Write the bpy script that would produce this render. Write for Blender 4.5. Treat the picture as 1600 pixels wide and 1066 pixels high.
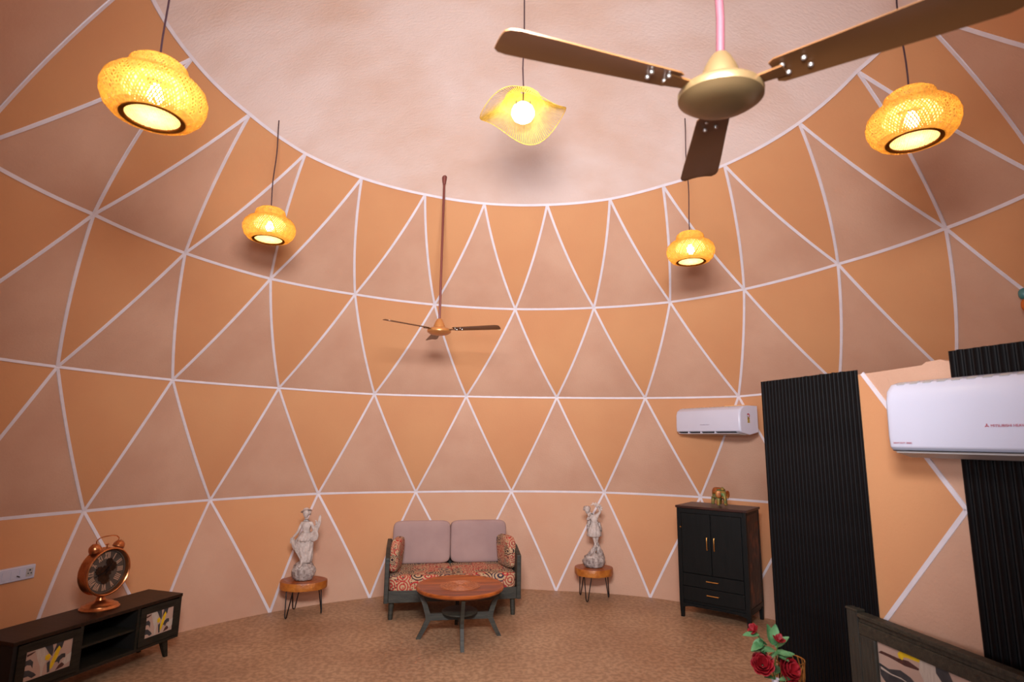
import bpy, bmesh, math, random
from math import sin, cos, pi, radians as RAD
from mathutils import Vector, Matrix, noise

for o in list(bpy.data.objects): bpy.data.objects.remove(o)
SC = bpy.context.scene
COL = SC.collection
rnd = random.Random(7)

# ------------------------------------------------------------------ camera
EYE = Vector((0, 0, 1.8))
PITCH, ROLL = 0.1706, 0.0125
cam_d = bpy.data.cameras.new('camera')
cam_d.sensor_width = 36; cam_d.lens = 20.10
cam_d.clip_start = .02
cam_d.dof.use_dof = True; cam_d.dof.focus_distance = 6.2; cam_d.dof.aperture_fstop = 2.8
cam = bpy.data.objects.new('camera', cam_d); COL.objects.link(cam)
cr, sr, cp, sp = cos(ROLL), sin(ROLL), cos(PITCH), sin(PITCH)
rt = Vector((cr, -sr*sp, sr*cp)); up = Vector((-sr, -cr*sp, cr*cp)); bk = -Vector((0, cp, sp))
M = Matrix.Identity(4)
for i in range(3): M[i][0], M[i][1], M[i][2], M[i][3] = rt[i], up[i], bk[i], EYE[i]
cam.matrix_world = M
SC.camera = cam

# ------------------------------------------------------------------ light and exposure
w = bpy.data.worlds.new('world'); SC.world = w; w.use_nodes = True
w.node_tree.nodes['Background'].inputs[0].default_value = (.8, .85, 1, 1)
w.node_tree.nodes['Background'].inputs[1].default_value = .3
def area(name, loc, target, sx, sy, power, col, spread=180):
    d = bpy.data.lights.new(name, 'AREA'); d.shape = 'RECTANGLE'; d.size = sx; d.size_y = sy
    d.energy = power; d.color = col; d.spread = RAD(spread)
    o = bpy.data.objects.new(name, d); COL.objects.link(o); o.location = loc
    o.rotation_euler = (Vector(target)-Vector(loc)).to_track_quat('-Z', 'Y').to_euler()
    return o
area('overhead_light', (-.05, .35, 3.15), (0, 6.5, 2.7), 1.1, .6, 166, (.98, .97, 1), 100)
area('ceiling_fill_light', (-.1, -.1, 2.3), (0, 5.0, 4.6), .5, .4, 42, (.92, .93, 1), 115)  # added fill that lifts the ceiling and general level, not a flash
area('partition_fill_light', (-1.5, -.1, 1.7), (2.0, 2.9, 1.5), .8, 1.2, 26, (.84, .89, 1), 100)  # added cool fill for partition and near unit; the dome has no doorway
BULB = 88.0
SC.view_settings.view_transform = 'Standard'; SC.view_settings.look = 'None'
SC.view_settings.gamma = 1; SC.view_settings.use_curve_mapping = False
SC.view_settings.exposure = 0.0

# ------------------------------------------------------------------ materials
def lin(c):
    f = lambda v: v/12.92 if v <= .04045 else ((v+.055)/1.055)**2.4
    return tuple(f(v/255) for v in c) + (1,)
MATS = {}
def mat(name, c1, c2=None, scale=6, rough=.6, metal=0, bump=0, bscale=None, stretch=(1, 1, 1), detail=4, contrast=(.35, .65), spec=.5, emis=None, estr=0):
    m = bpy.data.materials.new(name); m.use_nodes = True; nt = m.node_tree; N = nt.nodes; L = nt.links
    b = N['Principled BSDF']
    b.inputs['Roughness'].default_value = rough; b.inputs['Metallic'].default_value = metal
    b.inputs['Specular IOR Level'].default_value = spec
    c1 = lin(c1); c2 = lin(c2) if c2 else c1
    tc = N.new('ShaderNodeTexCoord'); mp = N.new('ShaderNodeMapping'); mp.inputs['Scale'].default_value = stretch
    L.new(tc.outputs['Object'], mp.inputs[0])
    nz = N.new('ShaderNodeTexNoise'); nz.inputs['Scale'].default_value = scale; nz.inputs['Detail'].default_value = detail
    L.new(mp.outputs[0], nz.inputs['Vector'])
    rp = N.new('ShaderNodeValToRGB'); rp.color_ramp.elements[0].position, rp.color_ramp.elements[1].position = contrast
    rp.color_ramp.elements[0].color = c1; rp.color_ramp.elements[1].color = c2
    L.new(nz.outputs['Fac'], rp.inputs[0]); L.new(rp.outputs[0], b.inputs['Base Color'])
    if bump:
        n2 = N.new('ShaderNodeTexNoise'); n2.inputs['Scale'].default_value = bscale or scale*4; n2.inputs['Detail'].default_value = 3
        L.new(mp.outputs[0], n2.inputs['Vector'])
        bp = N.new('ShaderNodeBump'); bp.inputs['Strength'].default_value = bump; bp.inputs['Distance'].default_value = .01
        L.new(n2.outputs['Fac'], bp.inputs['Height']); L.new(bp.outputs[0], b.inputs['Normal'])
    if emis:
        b.inputs['Emission Color'].default_value = lin(emis); b.inputs['Emission Strength'].default_value = estr
    MATS[name] = m
    return m

PINK = mat('pink_plaster', (186, 143, 118), (195, 155, 130), scale=1.7, rough=.75, bump=.25, bscale=60, detail=7)
ORANGE = mat('orange_plaster', (194, 136, 93), (199, 144, 99), scale=1.1, rough=.7, bump=.12, bscale=50, detail=5)
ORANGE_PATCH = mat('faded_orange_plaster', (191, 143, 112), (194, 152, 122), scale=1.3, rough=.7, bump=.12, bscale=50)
STRIPM = mat('white_joint_tape', (206, 198, 204), (214, 206, 212), scale=9, rough=.6)
CEILM = mat('ceiling_plaster', (200, 168, 150), (213, 192, 183), scale=1.0, rough=.75, bump=.3, bscale=40, detail=8, stretch=(1, 1.6, 1), contrast=(.3, .6))
BLACKM = mat('black_fluted_board', (9, 7, 8), (14, 11, 12), scale=20, rough=.55, spec=.1)
BLACKG = mat('black_groove', (8, 7, 8), rough=.6)
WHITEP = mat('white_plastic', (198, 200, 217), (203, 205, 222), scale=2, rough=.22)
GREYP = mat('grey_plastic', (178, 174, 172), rough=.4)
DARKP = mat('dark_slot', (28, 26, 28), rough=.6)
REDM = mat('red_print', (170, 40, 60), rough=.5)
LILACM = mat('grey_lilac_print', (150, 140, 160), rough=.5)
GOLDLBL = mat('gold_label', (196, 170, 84), (150, 120, 60), scale=60, rough=.5)
BRASS = mat('brass', (196, 138, 70), (214, 160, 90), scale=30, rough=.35, metal=.9)
COPPER = mat('aged_copper', (186, 118, 74), (206, 142, 94), scale=18, rough=.28, metal=.95)
TVWOOD = mat('shaded_stand_wood', (19, 18, 13), (40, 37, 28), scale=7, rough=.55, bump=.3, stretch=(1, 9, 9), contrast=(.3, .7), spec=.3)  # grey-green wood darkened, so the dim left side is put into its colour
GREYWOOD = mat('grey_green_wood', (36, 36, 30), (60, 57, 47), scale=7, rough=.55, bump=.3, stretch=(1, 1, 9), contrast=(.3, .7))
GREYWOODH = mat('grey_green_wood_lengthwise', (34, 34, 28), (56, 54, 44), scale=7, rough=.55, bump=.3, stretch=(1, 9, 9), contrast=(.3, .7))
WEATHERED = mat('weathered_dark_wood', (34, 31, 24), (62, 56, 43), scale=5, rough=.6, bump=.5, stretch=(9, 1, 9), contrast=(.3, .7))
WEATHEREDV = mat('weathered_dark_wood_upright', (34, 33, 28), (60, 57, 48), scale=5, rough=.6, bump=.5, stretch=(9, 9, 1), contrast=(.3, .7))
DARKTOP = mat('dark_brown_top', (24, 13, 8), (42, 24, 14), scale=4, rough=.45, spec=.3, stretch=(9, 1, 1), bump=.1)
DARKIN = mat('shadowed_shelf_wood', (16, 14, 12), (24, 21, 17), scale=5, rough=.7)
CABM = mat('black_green_lacquer', (6, 9, 9), (11, 14, 14), scale=5, rough=.5, spec=.25, stretch=(6, 6, 1), bump=.08)
CABTOP = mat('dark_mahogany_top', (46, 24, 20), (62, 34, 28), scale=6, rough=.35, stretch=(1, 6, 1))
CABSIDE = mat('carved_brown_side', (24, 13, 10), (112, 56, 28), scale=9, rough=.5, bump=.6, bscale=16, stretch=(1, 1, .8), contrast=(.48, .72), detail=6)
CABSLAT = mat('brown_side_board', (44, 24, 17), (60, 34, 24), scale=9, rough=.5, stretch=(1, 1, .2))
TABLEW = mat('honey_brown_wood', (120, 54, 20), (176, 92, 36), scale=3, rough=.3, stretch=(1, 8, 8), bump=.05, contrast=(.3, .7))
TABLER = mat('carved_ring_wood', (150, 84, 50), (186, 116, 76), scale=60, rough=.45, bump=.5, bscale=120)
STOOLW = mat('reddish_stool_wood', (118, 52, 22), (156, 76, 34), scale=4, rough=.3, stretch=(1, 7, 1), contrast=(.3, .7))
BARK = mat('orange_edge_wood', (156, 84, 28), (190, 116, 44), scale=14, rough=.45, bump=.5, bscale=40)
IRON = mat('black_iron', (22, 18, 18), rough=.4, metal=.3)
STONE = mat('grey_resin_stone', (176, 160, 152), (206, 192, 184), scale=22, rough=.7, bump=.8, bscale=60)
STONED = mat('dark_resin_stone', (128, 112, 106), (196, 182, 174), scale=30, rough=.8, bump=1, bscale=70)
MAUVE = mat('mauve_upholstery', (150, 122, 118), (162, 134, 128), scale=3, rough=.9, bump=.2, bscale=300)
FANM = mat('brown_fan_enamel', (104, 68, 38), (112, 74, 42), scale=3, rough=.32, metal=.35)
FANGOLD = mat('champagne_fan_metal', (124, 100, 66), (130, 106, 72), scale=3, rough=.38, metal=.7)
FANBROWN = mat('copper_fan_metal', (190, 128, 72), (198, 136, 80), scale=3, rough=.34, metal=.6)
RODM = mat('brown_rod_enamel', (104, 48, 40), rough=.35)
RODP = mat('pinkish_rod_enamel', (84, 46, 52), rough=.5, metal=0, spec=.2)
SCREWM = mat('steel_screw', (200, 196, 190), rough=.3, metal=.8)
CORDM = mat('dark_cord', (50, 26, 34), rough=.6)
ROSE = mat('rose_red', (122, 3, 16), (158, 10, 28), scale=12, rough=.6)
LEAFM = mat('leaf_green', (62, 112, 66), (104, 150, 100), scale=20, rough=.5)
STEMM = mat('stem_green', (70, 110, 50), rough=.5)
PORC = mat('white_porcelain', (214, 206, 214), rough=.2)
ARTBG = mat('printed_taupe', (168, 140, 126), (182, 154, 138), scale=3, rough=.6)
ARTW = mat('printed_cream', (176, 162, 150), (190, 178, 164), scale=20, rough=.6, stretch=(6, 6, 1))
ARTD = mat('printed_charcoal', (46, 46, 50), (60, 60, 62), scale=20, rough=.6)
ARTY = mat('printed_yellow', (206, 168, 10), (222, 186, 30), scale=30, rough=.6)
ARTB = mat('printed_maroon', (62, 34, 32), (80, 48, 42), scale=60, rough=.6)
DIALM = mat('dial_grey', (66, 57, 50), (84, 73, 64), scale=20, rough=.5)
DIALW = mat('dial_ivory', (176, 140, 116), rough=.6)
GEARM = mat('gear_bronze', (42, 26, 18), (64, 42, 28), scale=30, rough=.4, metal=.5)
PATINA = mat('green_patina', (96, 132, 84), (150, 112, 44), scale=26, rough=.45, metal=.3, bump=.4)
PATINAB = mat('red_brown_patina', (132, 58, 28), (170, 108, 44), scale=26, rough=.45, metal=.3)
BOARDM = mat('yellowed_board', (226, 176, 112), rough=.7)
TEAL = mat('teal_glaze', (60, 110, 110), rough=.4)
AMBER = mat('amber_glaze', (180, 90, 20), rough=.4)

def floor_mat():
    m = mat('speckled_vinyl_floor', (166, 130, 100), (184, 150, 118), scale=1.4, rough=.42, detail=6, contrast=(.35, .65))
    nt = m.node_tree; N = nt.nodes; L = nt.links; b = N['Principled BSDF']
    base = b.inputs['Base Color'].links[0].from_socket
    tc = N.new('ShaderNodeTexCoord')
    n = N.new('ShaderNodeTexNoise'); n.inputs['Scale'].default_value = 26; n.inputs['Detail'].default_value = 6
    L.new(tc.outputs['Object'], n.inputs['Vector'])
    r = N.new('ShaderNodeValToRGB'); r.color_ramp.elements[0].position = .42; r.color_ramp.elements[1].position = .58
    r.color_ramp.elements[0].color = (.62, .58, .55, 1); r.color_ramp.elements[1].color = (1, 1, 1, 1)
    L.new(n.outputs['Fac'], r.inputs[0])
    mx = N.new('ShaderNodeMixRGB'); mx.blend_type = 'MULTIPLY'; mx.inputs[0].default_value = .8
    L.new(base, mx.inputs[1]); L.new(r.outputs[0], mx.inputs[2]); L.new(mx.outputs[0], b.inputs['Base Color'])
    return m
FLOORM = floor_mat()

def kalam_mat(name, scale):
    """beige cotton printed with red, navy and black ringed flowers"""
    m = bpy.data.materials.new(name); m.use_nodes = True; nt = m.node_tree; N = nt.nodes; L = nt.links
    b = N['Principled BSDF']; b.inputs['Roughness'].default_value = .85
    tc = N.new('ShaderNodeTexCoord')
    vo = N.new('ShaderNodeTexVoronoi'); vo.inputs['Scale'].default_value = scale; vo.inputs['Randomness'].default_value = .7
    L.new(tc.outputs['Object'], vo.inputs['Vector'])
    def math_(op, a, b_=None):
        n = N.new('ShaderNodeMath'); n.operation = op
        for i, v in enumerate((a, b_)):
            if v is None: continue
            if isinstance(v, (int, float)): n.inputs[i].default_value = v
            else: L.new(v, n.inputs[i])
        return n.outputs[0]
    ring = math_('SINE', math_('MULTIPLY', vo.outputs['Distance'], 34))
    v2 = N.new('ShaderNodeTexVoronoi'); v2.inputs['Scale'].default_value = scale*5; L.new(tc.outputs['Object'], v2.inputs['Vector'])
    fine = math_('LESS_THAN', v2.outputs['Distance'], .36)
    sep = N.new('ShaderNodeSeparateColor'); L.new(vo.outputs['Color'], sep.inputs[0])
    pick = N.new('ShaderNodeValToRGB'); pick.color_ramp.interpolation = 'CONSTANT'
    e = pick.color_ramp.elements; e[0].position = 0; e[0].color = lin((170, 40, 38)); e[1].position = .34; e[1].color = lin((50, 26, 32))
    x = e.new(.58); x.color = lin((150, 56, 50)); x = e.new(.8); x.color = lin((48, 38, 58))
    L.new(sep.outputs[0], pick.inputs[0])
    pick2 = N.new('ShaderNodeValToRGB'); pick2.color_ramp.interpolation = 'CONSTANT'
    e = pick2.color_ramp.elements; e[0].position = 0; e[0].color = lin((56, 30, 30)); e[1].position = .5; e[1].color = lin((176, 60, 46))
    sep2 = N.new('ShaderNodeSeparateColor'); L.new(v2.outputs['Color'], sep2.inputs[0]); L.new(sep2.outputs[1], pick2.inputs[0])
    m1 = N.new('ShaderNodeMixRGB'); m1.inputs[1].default_value = lin((186, 152, 116))
    L.new(math_('MULTIPLY', fine, .85), m1.inputs[0]); L.new(pick2.outputs[0], m1.inputs[2])
    m2 = N.new('ShaderNodeMixRGB'); L.new(math_('GREATER_THAN', ring, .25), m2.inputs[0])
    L.new(m1.outputs[0], m2.inputs[1]); L.new(pick.outputs[0], m2.inputs[2])
    L.new(m2.outputs[0], b.inputs['Base Color'])
    return m
KALAM = kalam_mat('floral_block_print', 7.5)
KALAM2 = kalam_mat('floral_block_print_small', 13)

def bamboo_mat(name, c, trans=.5):
    m = bpy.data.materials.new(name); m.use_nodes = True; nt = m.node_tree; N = nt.nodes; L = nt.links
    N.remove(N['Principled BSDF']); out = N['Material Output']
    tc = N.new('ShaderNodeTexCoord'); nz = N.new('ShaderNodeTexNoise'); nz.inputs['Scale'].default_value = 40
    L.new(tc.outputs['Object'], nz.inputs['Vector'])
    rp = N.new('ShaderNodeValToRGB'); rp.color_ramp.elements[0].position = .35; rp.color_ramp.elements[1].position = .65
    rp.color_ramp.elements[0].color = lin(tuple(v*.88 for v in c)); rp.color_ramp.elements[1].color = lin(c)
    L.new(nz.outputs['Fac'], rp.inputs[0])
    d = N.new('ShaderNodeBsdfDiffuse'); t = N.new('ShaderNodeBsdfTranslucent'); mx = N.new('ShaderNodeMixShader'); mx.inputs[0].default_value = trans
    for s in (d, t): L.new(rp.outputs[0], s.inputs[0])
    L.new(d.outputs[0], mx.inputs[1]); L.new(t.outputs[0], mx.inputs[2]); L.new(mx.outputs[0], out.inputs[0])
    return m
BAMBOO = bamboo_mat('woven_bamboo', (232, 180, 86), .42)
BAMBOOP = bamboo_mat('pale_woven_bamboo', (252, 240, 200), .6)
BAMBOOD = bamboo_mat('dark_bamboo_hoop', (120, 66, 22), .1)
FRINGE = bamboo_mat('yellow_raffia', (250, 214, 110), .5)
def glow_mat(name, col, s):
    m = bpy.data.materials.new(name); m.use_nodes = True; nt = m.node_tree
    nt.nodes.remove(nt.nodes['Principled BSDF'])
    e = nt.nodes.new('ShaderNodeEmission'); e.inputs[0].default_value = col; e.inputs[1].default_value = s
    nt.links.new(e.outputs[0], nt.nodes['Material Output'].inputs[0]); return m
BULBM = glow_mat('bulb_glow', (1, .80, .48, 1), BULB)
GLOBEM = glow_mat('globe_glow', (1, .80, .42, 1), 18)

# ------------------------------------------------------------------ mesh helpers
class MB:
    def __init__(s): s.v = []; s.f = []; s.m = []
    def add(s, vs, fs, mi=0):
        o = len(s.v); s.v += [tuple(v) for v in vs]; s.f += [tuple(o+i for i in f) for f in fs]; s.m += [mi]*len(fs); return s
    def box(s, c, d, mi=0, rz=0, M=None):
        x, y, z = (a/2 for a in d); R = Matrix.Rotation(rz, 3, 'Z') if M is None else M
        vs = [R @ Vector((sx*x, sy*y, sz*z)) + Vector(c) for sx in (-1, 1) for sy in (-1, 1) for sz in (-1, 1)]
        return s.add(vs, [(0, 1, 3, 2), (4, 6, 7, 5), (0, 4, 5, 1), (2, 3, 7, 6), (0, 2, 6, 4), (1, 5, 7, 3)], mi)
    def hexa(s, a, b, mi=0):   # a, b: four corner loops
        return s.add(list(a)+list(b), [(3, 2, 1, 0), (4, 5, 6, 7)]+[(i, (i+1) % 4, 4+(i+1) % 4, 4+i) for i in range(4)], mi)
    def tube(s, pts, r, n=8, mi=0, cap=True):
        pts = [Vector(p) for p in pts]; rs = r if isinstance(r, (list, tuple)) else [r]*len(pts)
        vs = []; ref = None
        for i, p in enumerate(pts):
            t = (pts[min(i+1, len(pts)-1)]-pts[max(i-1, 0)]).normalized()
            if ref is None: ref = t.orthogonal().normalized()
            ref = (ref - t*ref.dot(t)).normalized(); q = t.cross(ref)
            vs += [p+(ref*cos(2*pi*k/n)+q*sin(2*pi*k/n))*rs[i] for k in range(n)]
        fs = [(i*n+k, i*n+(k+1) % n, (i+1)*n+(k+1) % n, (i+1)*n+k) for i in range(len(pts)-1) for k in range(n)]
        if cap: fs += [tuple(range(n))[::-1], tuple((len(pts)-1)*n+k for k in range(n))]
        return s.add(vs, fs, mi)
    def lathe(s, prof, n=32, c=(0, 0, 0), mi=0, R=None, ell=1):
        vs = []
        for r, z in prof:
            for k in range(n):
                a = 2*pi*k/n; p = Vector((r*cos(a), r*sin(a)*ell, z))
                if R is not None: p = R @ p
                vs.append(p+Vector(c))
        fs = [(i*n+k, i*n+(k+1) % n, (i+1)*n+(k+1) % n, (i+1)*n+k) for i in range(len(prof)-1) for k in range(n)]
        if prof[0][0] > 1e-4: fs.append(tuple(range(n))[::-1])
        if prof[-1][0] > 1e-4: fs.append(tuple((len(prof)-1)*n+k for k in range(n)))
        return s.add(vs, fs, mi)
    def prism(s, poly, f0, f1, mi=0):   # f0/f1 map (a,b)->3d
        n = len(poly)
        return s.add([f0(*p) for p in poly]+[f1(*p) for p in poly], [tuple(range(n))[::-1], tuple(range(n, 2*n))]+[(i, (i+1) % n, n+(i+1) % n, n+i) for i in range(n)], mi)
    def blob(s, c, d, e=.3, n=28, mi=0, R=None):   # superquadric cushion
        f = lambda v, p: math.copysign(abs(v)**p, v)
        vs = []; m = n//2
        for i in range(m+1):
            ph = -pi/2+pi*i/m
            for k in range(n):
                a = 2*pi*k/n
                p = Vector((d[0]/2*f(cos(ph), e)*f(cos(a), e), d[1]/2*f(cos(ph), e)*f(sin(a), e), d[2]/2*f(sin(ph), e)))
                if R is not None: p = R @ p
                vs.append(p+Vector(c))
        fs = [(i*n+k, i*n+(k+1) % n, (i+1)*n+(k+1) % n, (i+1)*n+k) for i in range(m) for k in range(n)]
        return s.add(vs, fs, mi)
    def build(s, name, mats, parent=None, smooth=False, bevel=0, kind=None, label=None, loc=None):
        me = bpy.data.meshes.new(name); me.from_pydata(s.v, [], s.f)
        mats = mats if isinstance(mats, (list, tuple)) else [mats]
        for m in mats: me.materials.append(m)
        me.polygons.foreach_set('material_index', s.m)
        bm = bmesh.new(); bm.from_mesh(me); bmesh.ops.remove_doubles(bm, verts=bm.verts, dist=1e-6)
        bmesh.ops.recalc_face_normals(bm, faces=bm.faces); bm.to_mesh(me); bm.free()
        if smooth:
            me.polygons.foreach_set('use_smooth', [True]*len(me.polygons))
            if smooth != 'all':
                bm = bmesh.new(); bm.from_mesh(me)
                for e in bm.edges:
                    if len(e.link_faces) == 2 and e.calc_face_angle(0) > .7: e.smooth = False
                bm.to_mesh(me); bm.free()
        o = bpy.data.objects.new(name, me); COL.objects.link(o)
        if parent is not None: o.parent = parent
        if loc is not None: o.location = loc
        if bevel:
            b = o.modifiers.new('bevel', 'BEVEL'); b.width = bevel; b.segments = 2; b.limit_method = 'ANGLE'
        if kind: o['kind'] = kind
        if label: o['label'] = label
        return o

def tag(o, label, cat, group=None):
    o['label'] = label; o['category'] = cat
    if group: o['group'] = group
    return o
def thing(name, label, cat, loc=(0, 0, 0), rz=0, group=None):
    o = bpy.data.objects.new(name, None); COL.objects.link(o); o.location = loc; o.rotation_euler = (0, 0, rz)
    o.empty_display_size = .1
    return tag(o, label, cat, group)
def copy_tree(o, parent=None):
    c = o.copy(); COL.objects.link(c)
    if parent is not None: c.parent = parent
    for ch in list(o.children): copy_tree(ch, c)
    return c

def skin(chains, radii, joints, extra=None, sub=2):
    """joints: name->(x,y,z); chains: lists of names; returns verts, faces of a grown body"""
    names = list(joints); idx = {n: i for i, n in enumerate(names)}
    edges = set()
    for c in chains:
        for a, b in zip(c, c[1:]): edges.add((idx[a], idx[b]))
    me = bpy.data.meshes.new('tmp'); me.from_pydata([joints[n] for n in names], list(edges), [])
    o = bpy.data.objects.new('tmp', me); COL.objects.link(o)
    sk = o.modifiers.new('s', 'SKIN')
    for n, i in idx.items():
        r = radii[n]; r = r if isinstance(r, tuple) else (r, r)
        me.skin_vertices[0].data[i].radius = r
    me.skin_vertices[0].data[0].use_root = True
    ss = o.modifiers.new('u', 'SUBSURF'); ss.levels = sub
    dg = bpy.context.evaluated_depsgraph_get(); ev = o.evaluated_get(dg); em = ev.to_mesh()
    vs = [v.co.copy() for v in em.vertices]; fs = [tuple(p.vertices) for p in em.polygons]
    ev.to_mesh_clear(); bpy.data.objects.remove(o); bpy.data.meshes.remove(me)
    return vs, fs

# ------------------------------------------------------------------ the dome
CX, CY = .0867, 3.5593
NR = 22; STEP = 2*pi/NR; TH0 = -.0266
RADII = [3.806, 4.171, 3.873, 3.196, 2.306]; HEIGHTS = [0, 1.14, 2.335, 3.374, 4.323]
SEEN = {
 0: {-3.5: (-1.0374, 3.784, 0), -2.5: (-0.7475, 3.771, 0), -1.5: (-0.4615, 3.758, 0), -0.5: (-0.1636, 3.91, 0), 0.5: (0.1276, 3.807, 0), 1.5: (0.4178, 3.858, 0.0)},
 1: {-5: (-1.4311, 4.173, 1.154), -4: (-1.1641, 4.17, 1.133), -3: (-0.8866, 4.17, 1.135), -2: (-0.6026, 4.171, 1.138), -1: (-0.3151, 4.17, 1.124), 0: (-0.0169, 4.17, 1.129), 1: (0.2727, 4.172, 1.142), 2: (0.5574, 4.172, 1.144)},
 2: {-5.5: (-1.581, 3.872, 2.338), -4.5: (-1.3066, 3.873, 2.332), -3.5: (-1.0463, 3.874, 2.327), -2.5: (-0.7621, 3.873, 2.333), -1.5: (-0.4723, 3.874, 2.327), -0.5: (-0.173, 3.872, 2.34), 0.5: (0.1295, 3.873, 2.341), 1.5: (0.4179, 3.873, 2.328), 2.5: (0.7018, 3.875, 2.316), 3.5: (0.9755, 3.87, 2.372), 4.5: (1.2414, 3.874, 2.326)},
 3: {-7: (-2.12, 3.2, 3.37), -6: (-1.7551, 3.204, 3.362), -5: (-1.4403, 3.19, 3.388), -4: (-1.1748, 3.198, 3.369), -3: (-0.9031, 3.201, 3.358), -2: (-0.6124, 3.198, 3.369), -1: (-0.3207, 3.199, 3.363), 0: (-0.0165, 3.2, 3.358), 1: (0.2796, 3.2, 3.358), 2: (0.5565, 3.202, 3.351), 3: (0.8117, 3.197, 3.37), 4: (1.1109, 3.187, 3.402), 5: (1.4124, 3.187, 3.398), 6: (1.6684, 3.194, 3.378)},
 4: {-6.5: (-1.9106, 2.305, 4.324), -5.5: (-1.5891, 2.292, 4.335), -4.5: (-1.2889, 2.296, 4.336), -3.5: (-1.0146, 2.314, 4.31), -2.5: (-0.7514, 2.314, 4.308), -1.5: (-0.4554, 2.31, 4.315), -0.5: (-0.1751, 2.312, 4.31), 0.5: (0.1198, 2.311, 4.312), 1.5: (0.412, 2.312, 4.31), 2.5: (0.658, 2.303, 4.329), 3.5: (0.9361, 2.305, 4.324), 4.5: (1.2775, 2.297, 4.336), 5.5: (1.5615, 2.283, 4.346), 6.5: (1.8235, 2.332, 4.308)}}
def node(k, i):
    """node i (whole numbers on odd rings, halves on even rings) of hoop k in (angle, radius, height)"""
    base = 0 if k % 2 else .5
    i = ((i-base+11) % NR)-11+base
    if i in SEEN[k]: return SEEN[k][i]
    return (TH0+STEP*i, RADII[k], HEIGHTS[k])
def near(a, ref):
    while a-ref > pi: a -= 2*pi
    while a-ref < -pi: a += 2*pi
    return a
def cyl(t, r, z): return Vector((CX+r*sin(t), CY+r*cos(t), z))
shell = MB(); shell.lathe([(4.3, -.02), (4.3, 1.14), (4.02, 2.4), (3.34, 3.46), (2.42, 4.42), (2.38, 4.5)], 66, c=(CX, CY, 0)); shell.f = shell.f[:-2]; shell.m = shell.m[:-2]
wall = shell.build('wall_round', ORANGE, smooth=True); wall['kind'] = 'structure'
SUB = 8
def tri_panel(a, b, c, m):
    a = Vector(a); b = Vector((near(b[0], a[0]), b[1], b[2])); c = Vector((near(c[0], a[0]), c[1], c[2]))
    vs = []; ix = {}
    for i in range(SUB+1):
        for j in range(SUB+1-i):
            p = (a*(SUB-i-j)+b*i+c*j)/SUB; ix[i, j] = len(vs); vs.append(cyl(*p))
    fs = []
    for i in range(SUB):
        for j in range(SUB-i):
            fs.append((ix[i, j], ix[i+1, j], ix[i, j+1]))
            if i+j < SUB-1: fs.append((ix[i+1, j], ix[i+1, j+1], ix[i, j+1]))
    mb = MB(); mb.add(vs, fs); o = mb.build('triangle_panel', m, wall)
    me = o.data; me.polygons.foreach_set('use_smooth', [True]*len(me.polygons))
    return o
def strip(a, b, w=.025, name='joint_strip'):
    a = Vector(a); b = Vector((near(b[0], a[0]), b[1], b[2])); n = 10; P = []
    for i in range(n+1): 
        p = a.lerp(b, i/n); P.append((cyl(*p), Vector((sin(p[0]), cos(p[0]), 0))))
    vs = []
    for i, (p, rad) in enumerate(P):
        t = (P[min(i+1, n)][0]-P[max(i-1, 0)][0]).normalized()
        # inward normal: leans down on the upper bands
        nrm = -(rad+Vector((0, 0, .0))); nrm = (nrm-t*nrm.dot(t)).normalized(); s = t.cross(nrm).normalized()
        slope = .0 if P[0][0].z < 2.5 and P[-1][0].z < 2.5 else -.6
        nrm2 = (nrm+Vector((0, 0, slope))); nrm2 = (nrm2-t*nrm2.dot(t)).normalized(); s = t.cross(nrm2).normalized()
        ww = w/2*(1+.12*noise.noise(p*3))
        for d in (-ww, ww):
            for h in (-.004, .006): vs.append(p+s*d+nrm2*h)
    fs = []
    for i in range(n):
        o = i*4; q = o+4
        fs += [(o+1, o+3, q+3, q+1), (o, q, q+2, o+2), (o, o+1, q+1, q), (o+2, q+2, q+3, o+3)]
    fs += [(0, 2, 3, 1), (n*4, n*4+1, n*4+3, n*4+2)]
    mb = MB(); mb.add(vs, fs); return mb.build(name, STRIPM, wall)
for k in range(4):
    lo_half = (k % 2 == 0)        # ring k on halves, ring k+1 on whole numbers
    for i in range(NR):
        if lo_half: lo, lo2, hi, hi2 = i-11-.5+0, i-11+.5, i-11, i-10
        else: lo, lo2, hi, hi2 = i-11, i-10, i-11+.5, i-11+1.5
        # upright triangle: base lo..lo2, tip hi ; hanging triangle: base hi..hi2, tip lo2
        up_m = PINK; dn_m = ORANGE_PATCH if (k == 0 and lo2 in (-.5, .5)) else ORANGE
        tri_panel(node(k, lo), node(k, lo2), node(k+1, hi), up_m)
        tri_panel(node(k+1, hi), node(k+1, hi2), node(k, lo2), dn_m)
        strip(node(k, lo), node(k+1, hi)); strip(node(k, lo2), node(k+1, hi))
        strip(node(k+1, hi), node(k+1, hi2))

# ceiling cap, closing the dome above the last hoop
cap = MB(); nseg = NR*4; vs = []; rows = 14; TOP = 5.2
rim = []
for i in range(NR):
    a = node(4, i+.5-11); b = node(4, i+1.5-11); b = (near(b[0], a[0]), b[1], b[2])
    for j in range(4): rim.append([a[q]+(b[q]-a[q])*j/4 for q in range(3)])
Rs = (2.306**2+.877**2)/(2*.877)
for r_ in range(rows):
    f = 1-r_/rows
    for t, r, z in rim:
        rr = r*f; zz = z + (TOP-z)*((Rs-.877+0)*0+ (math.sqrt(Rs*Rs-(2.306*f)**2)-(Rs-.877))/.877)
        vs.append(cyl(t, rr, zz))
vs.append(Vector((CX, CY, TOP))); fs = []
for r_ in range(rows-1):
    for i in range(nseg): fs.append((r_*nseg+i, r_*nseg+(i+1) % nseg, (r_+1)*nseg+(i+1) % nseg, (r_+1)*nseg+i))
for i in range(nseg): fs.append(((rows-1)*nseg+i, (rows-1)*nseg+(i+1) % nseg, rows*nseg))
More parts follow.
